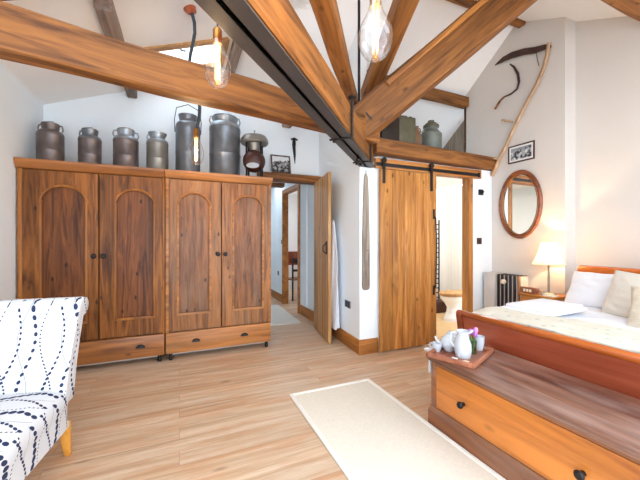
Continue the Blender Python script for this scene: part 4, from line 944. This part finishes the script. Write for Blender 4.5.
cup('white cup lying nearest the chest end of the tray', *at(437, 351, z=tz)[:2], 2.0, r=.034, h=.06)
cup('white cup at the rear right of the tray beside the tulips', *at(479.5, 350, z=tz)[:2], .3, r=.034, h=.10)
cup('white cup behind the teapot on the bed side of the tray', *at(465, 345, z=tz)[:2], 1.0, r=.034)
b = MB(); b.box(-.05, -.035, 0, .05, .035, .085, .006); tag(b.build('tea_caddy', M['china'], loc=at(452, 343.5, z=tz), rot=(0, 0, .5)), 'square white caddy at the back of the tray', 'caddy')
b = MB(); b.lathe([(0, 0), (.022, 0), (.034, .006), (.038, .011), (.022, .009), (0, .006)], at(429.5, 350.8, z=tz+.001), 28); tag(b.build('saucer', M['china']), 'white saucer at the left corner of the tray', 'saucer')
for k, (x, y, rz, m_, lb) in enumerate(((1.665, 1.60, .4, 'linen', 'white sachet lying at the front of the tray'), (1.63, 1.665, .9, 'sachet_red', 'small red sachet on the left of the tray'), (1.69, 1.535, .1, 'paper', 'cream sachet at the near corner of the tray'))):
    b = MB(); b.box(-.03, -.018, 0, .03, .018, .005, .002); tag(b.build('sachet', M[m_], loc=(x, y, tz), rot=(0, 0, rz)), lb, 'sachet', 'sachets on the tray')
t = thing('tulip_vase', 'small green glass vase of lilac tulips on the tray', 'vase of flowers', at(473.5, 353.5, z=tz)); t.scale = (.8, .8, .95)
b = MB(); b.lathe([(0, 0), (.024, 0), (.026, .005), (.022, .05), (.028, .095), (.026, .095), (.02, .05), (.022, .008), (0, .008)], n=22); b.build('vase', M['vase'], t)
for k, (dx, dy, h) in enumerate(((-.02, .012, .165), (.022, -.005, .175), (.0, -.02, .150), (.028, .02, .155))):
    b = MB(); b.tube([(0, 0, .03), (dx*.5, dy*.5, .09), (dx, dy, h-.03)], .0035, 6); b.build('stem', M['leaf'], t)
    b = MB()
    for j in range(5):
        a = 2*PI*j/5
        b.ball((dx+.008*math.cos(a), dy+.008*math.sin(a), h-.005), .013, (.8, .8, 1.7), 2)
    b.build('bloom', M['petal'] if k % 2 else M['petal2'], t)
b = MB()
for a in (.5, 2.4, 4.2):
    b.tube([(0, 0, .05), (.02*math.cos(a), .02*math.sin(a), .1), (.04*math.cos(a), .04*math.sin(a), .125)], [.008, .009, .002], 6, flat=(1, .25))
b.build('leaf', M['leaf'], t)
# white cloth hanging over the chest end
b = MB()
def nap(u, v):
    x = 1.640+.06*u; s = v*.20
    if s < .045: return (x, 1.757+s, TZ+.002)
    return (x+.003*math.sin(9*u), 1.803+.004*math.sin(7*u), TZ+.002-(s-.045))
b.grid(nap, 8, 22); tag(b.build('napkin', M['linen'], solid=.003), 'white napkin hanging over the end of the chest', 'napkin')

# ================================================================= RUG
t = thing('floor_rug', 'long cream woven rug with white taped edge on the floorboards', 'rug', (.833, 0, 0), -.003)
b = MB(); b.box(0, -.6, 0, .775, 2.57, .010, .003); b.build('weave', M['rug'], t)
b = MB(); b.box(0, -.6, .001, .035, 2.57, .0125, .003); b.box(.74, -.6, .001, .775, 2.57, .0125, .003); b.box(.035, 2.535, .001, .74, 2.57, .0125, .003); b.build('border', M['rug_edge'], t)

# ================================================================= SLIPPER CHAIR
ch = thing('slipper_chair', 'white slipper chair printed with strings of navy beads', 'chair', (-.885, 2.36, 0), -.13)
# local: +x right side, -y front
HWc = .335
def back_pt(s):    # s 0..1 up the back: centre line y,z
    return (-.02+.11*s**1.6, .36+.53*s)
b = MB(); prof = []
outer = []; inner = []
for k in range(13):
    s = k/12; y, z = back_pt(s); th = .065-.02*s
    inner.append((y-th, z)); outer.append((y+th, z))
ty, tz_ = back_pt(1)
roll = [(ty+.035+.075*math.cos(a), tz_-.0+.055*math.sin(a)) for a in [math.radians(d) for d in (150, 125, 100, 75, 50, 25, 0, -30, -60, -90)]]
prof = inner+roll+outer[:-1][::-1]
# gently wing the back sides: loft along x with a slight widening towards the top
tb = bmesh.new(); cols = []
xsn = [-1, -.985, -.94]+[i/8 for i in range(-7, 8)]+[.94, .985, 1]
for xn in xsn:
    ring = []
    inset = {1: .028, .985: .010, .94: .0}.get(abs(xn), 0)
    cyp = sum(p[0] for p in prof)/len(prof)
    for (y, z) in prof:
        wx = HWc*(.91+.075*((z-.36)/.56))
        yy = y; zz = z
        if inset:
            ny, nz_ = back_pt(min(1, max(0, (z-.36)/.53)))
            yy = y+(ny-y)*inset*10*.5; zz = z+(.62-z)*inset*.6
        ring.append(tb.verts.new((xn*wx, yy, zz)))
    cols.append(ring)
n = len(prof)
for a_, b_ in zip(cols, cols[1:]):
    for k in range(n): tb.faces.new((a_[k], a_[(k+1) % n], b_[(k+1) % n], b_[k]))
tb.faces.new(cols[0]); tb.faces.new(cols[-1][::-1]); bmesh.ops.recalc_face_normals(tb, faces=tb.faces)
b._merge(tb); b.build('backrest', M['fabric'], ch, uv=True)
b = MB()
# seat: rounded slab, crowned
def seat_ring(r0):
    pass
tb = bmesh.new(); bmesh.ops.create_cube(tb, size=1)
for v in tb.verts: v.co = Vector((v.co.x*HWc*1.88, -.33+v.co.y*.66, .335+v.co.z*.23))
bmesh.ops.subdivide_edges(tb, edges=tb.edges, cuts=7, use_grid_fill=True)
for v in tb.verts:
    x, y, z = v.co; fx_ = abs(x)/(HWc*.94); fy = (y+.33)/.33
    if z > .335: v.co.z += .035*(1-fx_**2)*(1-fy**2)
    # round the edges
    e = .05
    dx_ = max(0, abs(x)-(HWc*.94-e)); dy_ = max(0, abs(y+.33)-(.33-e)); dz_ = max(0, z-(.45-e))
    Lq = math.sqrt(dx_*dx_+dy_*dy_+dz_*dz_)
    if Lq > e:
        k = e/Lq
        v.co.x = math.copysign(HWc*.94-e+dx_*k, x) if dx_ else x
        v.co.y = -.33+math.copysign(.33-e+dy_*k, y+.33) if dy_ else y
        if dz_: v.co.z -= dz_*(1-k)
    if z < .335: v.co.x *= .97
b._merge(tb); b.build('seat', M['fabric'], ch, uv=True)
b = MB(); b.box(-HWc*.86, -.62, .19, HWc*.86, .03, .235, .01); b.build('seat_frame', M['linen_cream'], ch)
for sx in (-1, 1):
    for sy, y in ((1, .02), (-1, -.60)):
        b = MB(); tb = bmesh.new()
        x0_ = sx*(HWc*.9-.04); rake = .05 if sy > 0 else -.02
        for (zz, r, dy) in ((.22, .026, 0), (0, .015, rake)):
            pass
        q = [[tb.verts.new((x0_+a_*r, y+dy+c_*r, zz)) for a_, c_ in ((-1, -1), (1, -1), (1, 1), (-1, 1))] for (zz, r, dy) in ((0, .015, rake), (.22, .026, 0))]
        tb.faces.new(q[0][::-1]); tb.faces.new(q[1])
        for k in range(4): tb.faces.new((q[0][k], q[0][(k+1) % 4], q[1][(k+1) % 4], q[1][k]))
        bmesh.ops.bevel(tb, geom=list(tb.edges), offset=.003, segments=2, affect='EDGES', profile=.5)
        b._merge(tb); b.build('leg', M['leg'], ch)

# ================================================================= HANGING BULBS
def pendant(label, p_bottom, dia, hgt, cord, rose=None, thick=.004):
    """p_bottom lowest point of the glass"""
    x, y, z = p_bottom; t = thing('pendant_bulb', label, 'pendant lamp', (x, y, z), 0, 'hanging clear filament bulbs')
    r = dia/2
    k_ = [(0, 0), (.3, .015), (.62, .07), (.86, .17), (.98, .29), (1, .38), (.96, .48), (.84, .58), (.64, .68), (.46, .78), (.36, .88), (.32, .96), (.30, 1)]
    b = MB(); b.lathe([(a*r, c*hgt*.84) for a, c in k_], n=36); b.build('glass', M['glass'], t)
    b = MB(); m = hgt*.80
    for j in range(4):
        a = 2*PI*j/4+.4
        c_, s_ = math.cos(a), math.sin(a)
        b.tube([(r*.16*c_, r*.16*s_, m*.92), (r*.15*c_, r*.15*s_, m*.5), (r*.17*c_, r*.17*s_, m*.16)], .0019, 6)
    b.build('filament', M['filament'], t)
    b = MB(); b.lathe([(0, m*.9), (.3*r, m*.9), (.34*r, m*.96), (.34*r, hgt*.94), (.2*r, hgt*.99), (.08*r, hgt*1.0), (0, hgt)], n=20); b.build('lamp_holder', M['brass'], t)
    b = MB(); pts = [(0, 0, hgt)]+[(a-x, c-y, e-z) for a, c, e in cord]; b.tube(pts, thick, 8); b.build('cord', M['cable'], t)
    if rose:
        b = MB(); b.lathe([(0, .02), (.05, .02), (.055, -.02), (.02, -.05), (0, -.05)], (rose[0]-x, rose[1]-y, rose[2]-z), 20); b.build('ceiling_rose', M['copper'], t)
    l = bpy.data.lights.new('bulb_light', 'POINT'); l.energy = 6; l.color = (1, .70, .38); l.shadow_soft_size = .004; lo = bpy.data.objects.new('bulb_light', l); C.objects.link(lo); lo.location = (x, y, z+hgt*.4)
    return t
pb = at(217.5, 88, d=1.5); pt_ = at(217, 27, d=1.5)
pendant('large glowing pear bulb hanging left of the steel beam', pb, .122, pt_.z-pb.z, [(pb.x, pb.y, 2.5), (pb.x+.02, pb.y+.02, hc(pb.x, pb.y))])
pb = at(375.5, 61, d=1.25)
pendant('glowing pear bulb at the top centre, nearest the camera', pb, .132, .29, [(pb.x, pb.y, 2.6), (pb.x, pb.y, hc(pb.x, pb.y))])
pb = at(196, 165, d=2.86); rs = at(190, 8, d=2.86); tp = at(197, 128, d=2.86)
tw = []
for k in range(12):
    s = k/11; a = at(197+(-7)*s+4*math.sin(s*9), 128-116*s, d=2.86); tw.append((a.x, a.y, a.z))
zc = hc(rs.x, rs.y); tw.append((rs.x, rs.y, zc-.02))
pendant('small glowing bulb on a looping dark cable in front of churns', pb, .135, tp.z-pb.z, tw, (rs.x, rs.y, zc), .015)

# ================================================================= CAMERA, LIGHT
cam = bpy.data.cameras.new('camera'); co = bpy.data.objects.new('camera', cam); C.objects.link(co); sc.camera = co
co.location = CAM; co.rotation_euler = (PI/2, 0, -TH); cam.sensor_width = 36; cam.lens = 36*F/640; cam.clip_start = .02
w = bpy.data.worlds.new('sky'); sc.world = w; w.use_nodes = True; bg = w.node_tree.nodes['Background']
bg.inputs['Color'].default_value = (.76, .88, 1, 1); bg.inputs['Strength'].default_value = 3.0
# south side behind the viewer is left open so sky light comes in
def area(name, loc, rot, sx, sy, e, col):
    l = bpy.data.lights.new(name, 'AREA'); l.shape = 'RECTANGLE'; l.size = sx; l.size_y = sy; l.energy = e; l.color = col
    o = bpy.data.objects.new(name, l); C.objects.link(o); o.location = loc; o.rotation_euler = rot; return o
area('bathroom_fill_light', (3.6, 4.0, 2.22), (0, 0, 0), .5, .5, 14, (1, .97, .92))  # added fill lamp to brighten the bathroom, no fitting there
sc.view_settings.view_transform = 'Standard'; sc.view_settings.look = 'None'; sc.view_settings.gamma = 1; sc.view_settings.use_curve_mapping = False
sc.view_settings.exposure = .9
sc.cycles.use_denoising = True
sc.cycles.max_bounces = 8; sc.cycles.diffuse_bounces = 5; sc.cycles.glossy_bounces = 3; sc.cycles.transparent_max_bounces = 12
sc.cycles.sample_clamp_indirect = 6
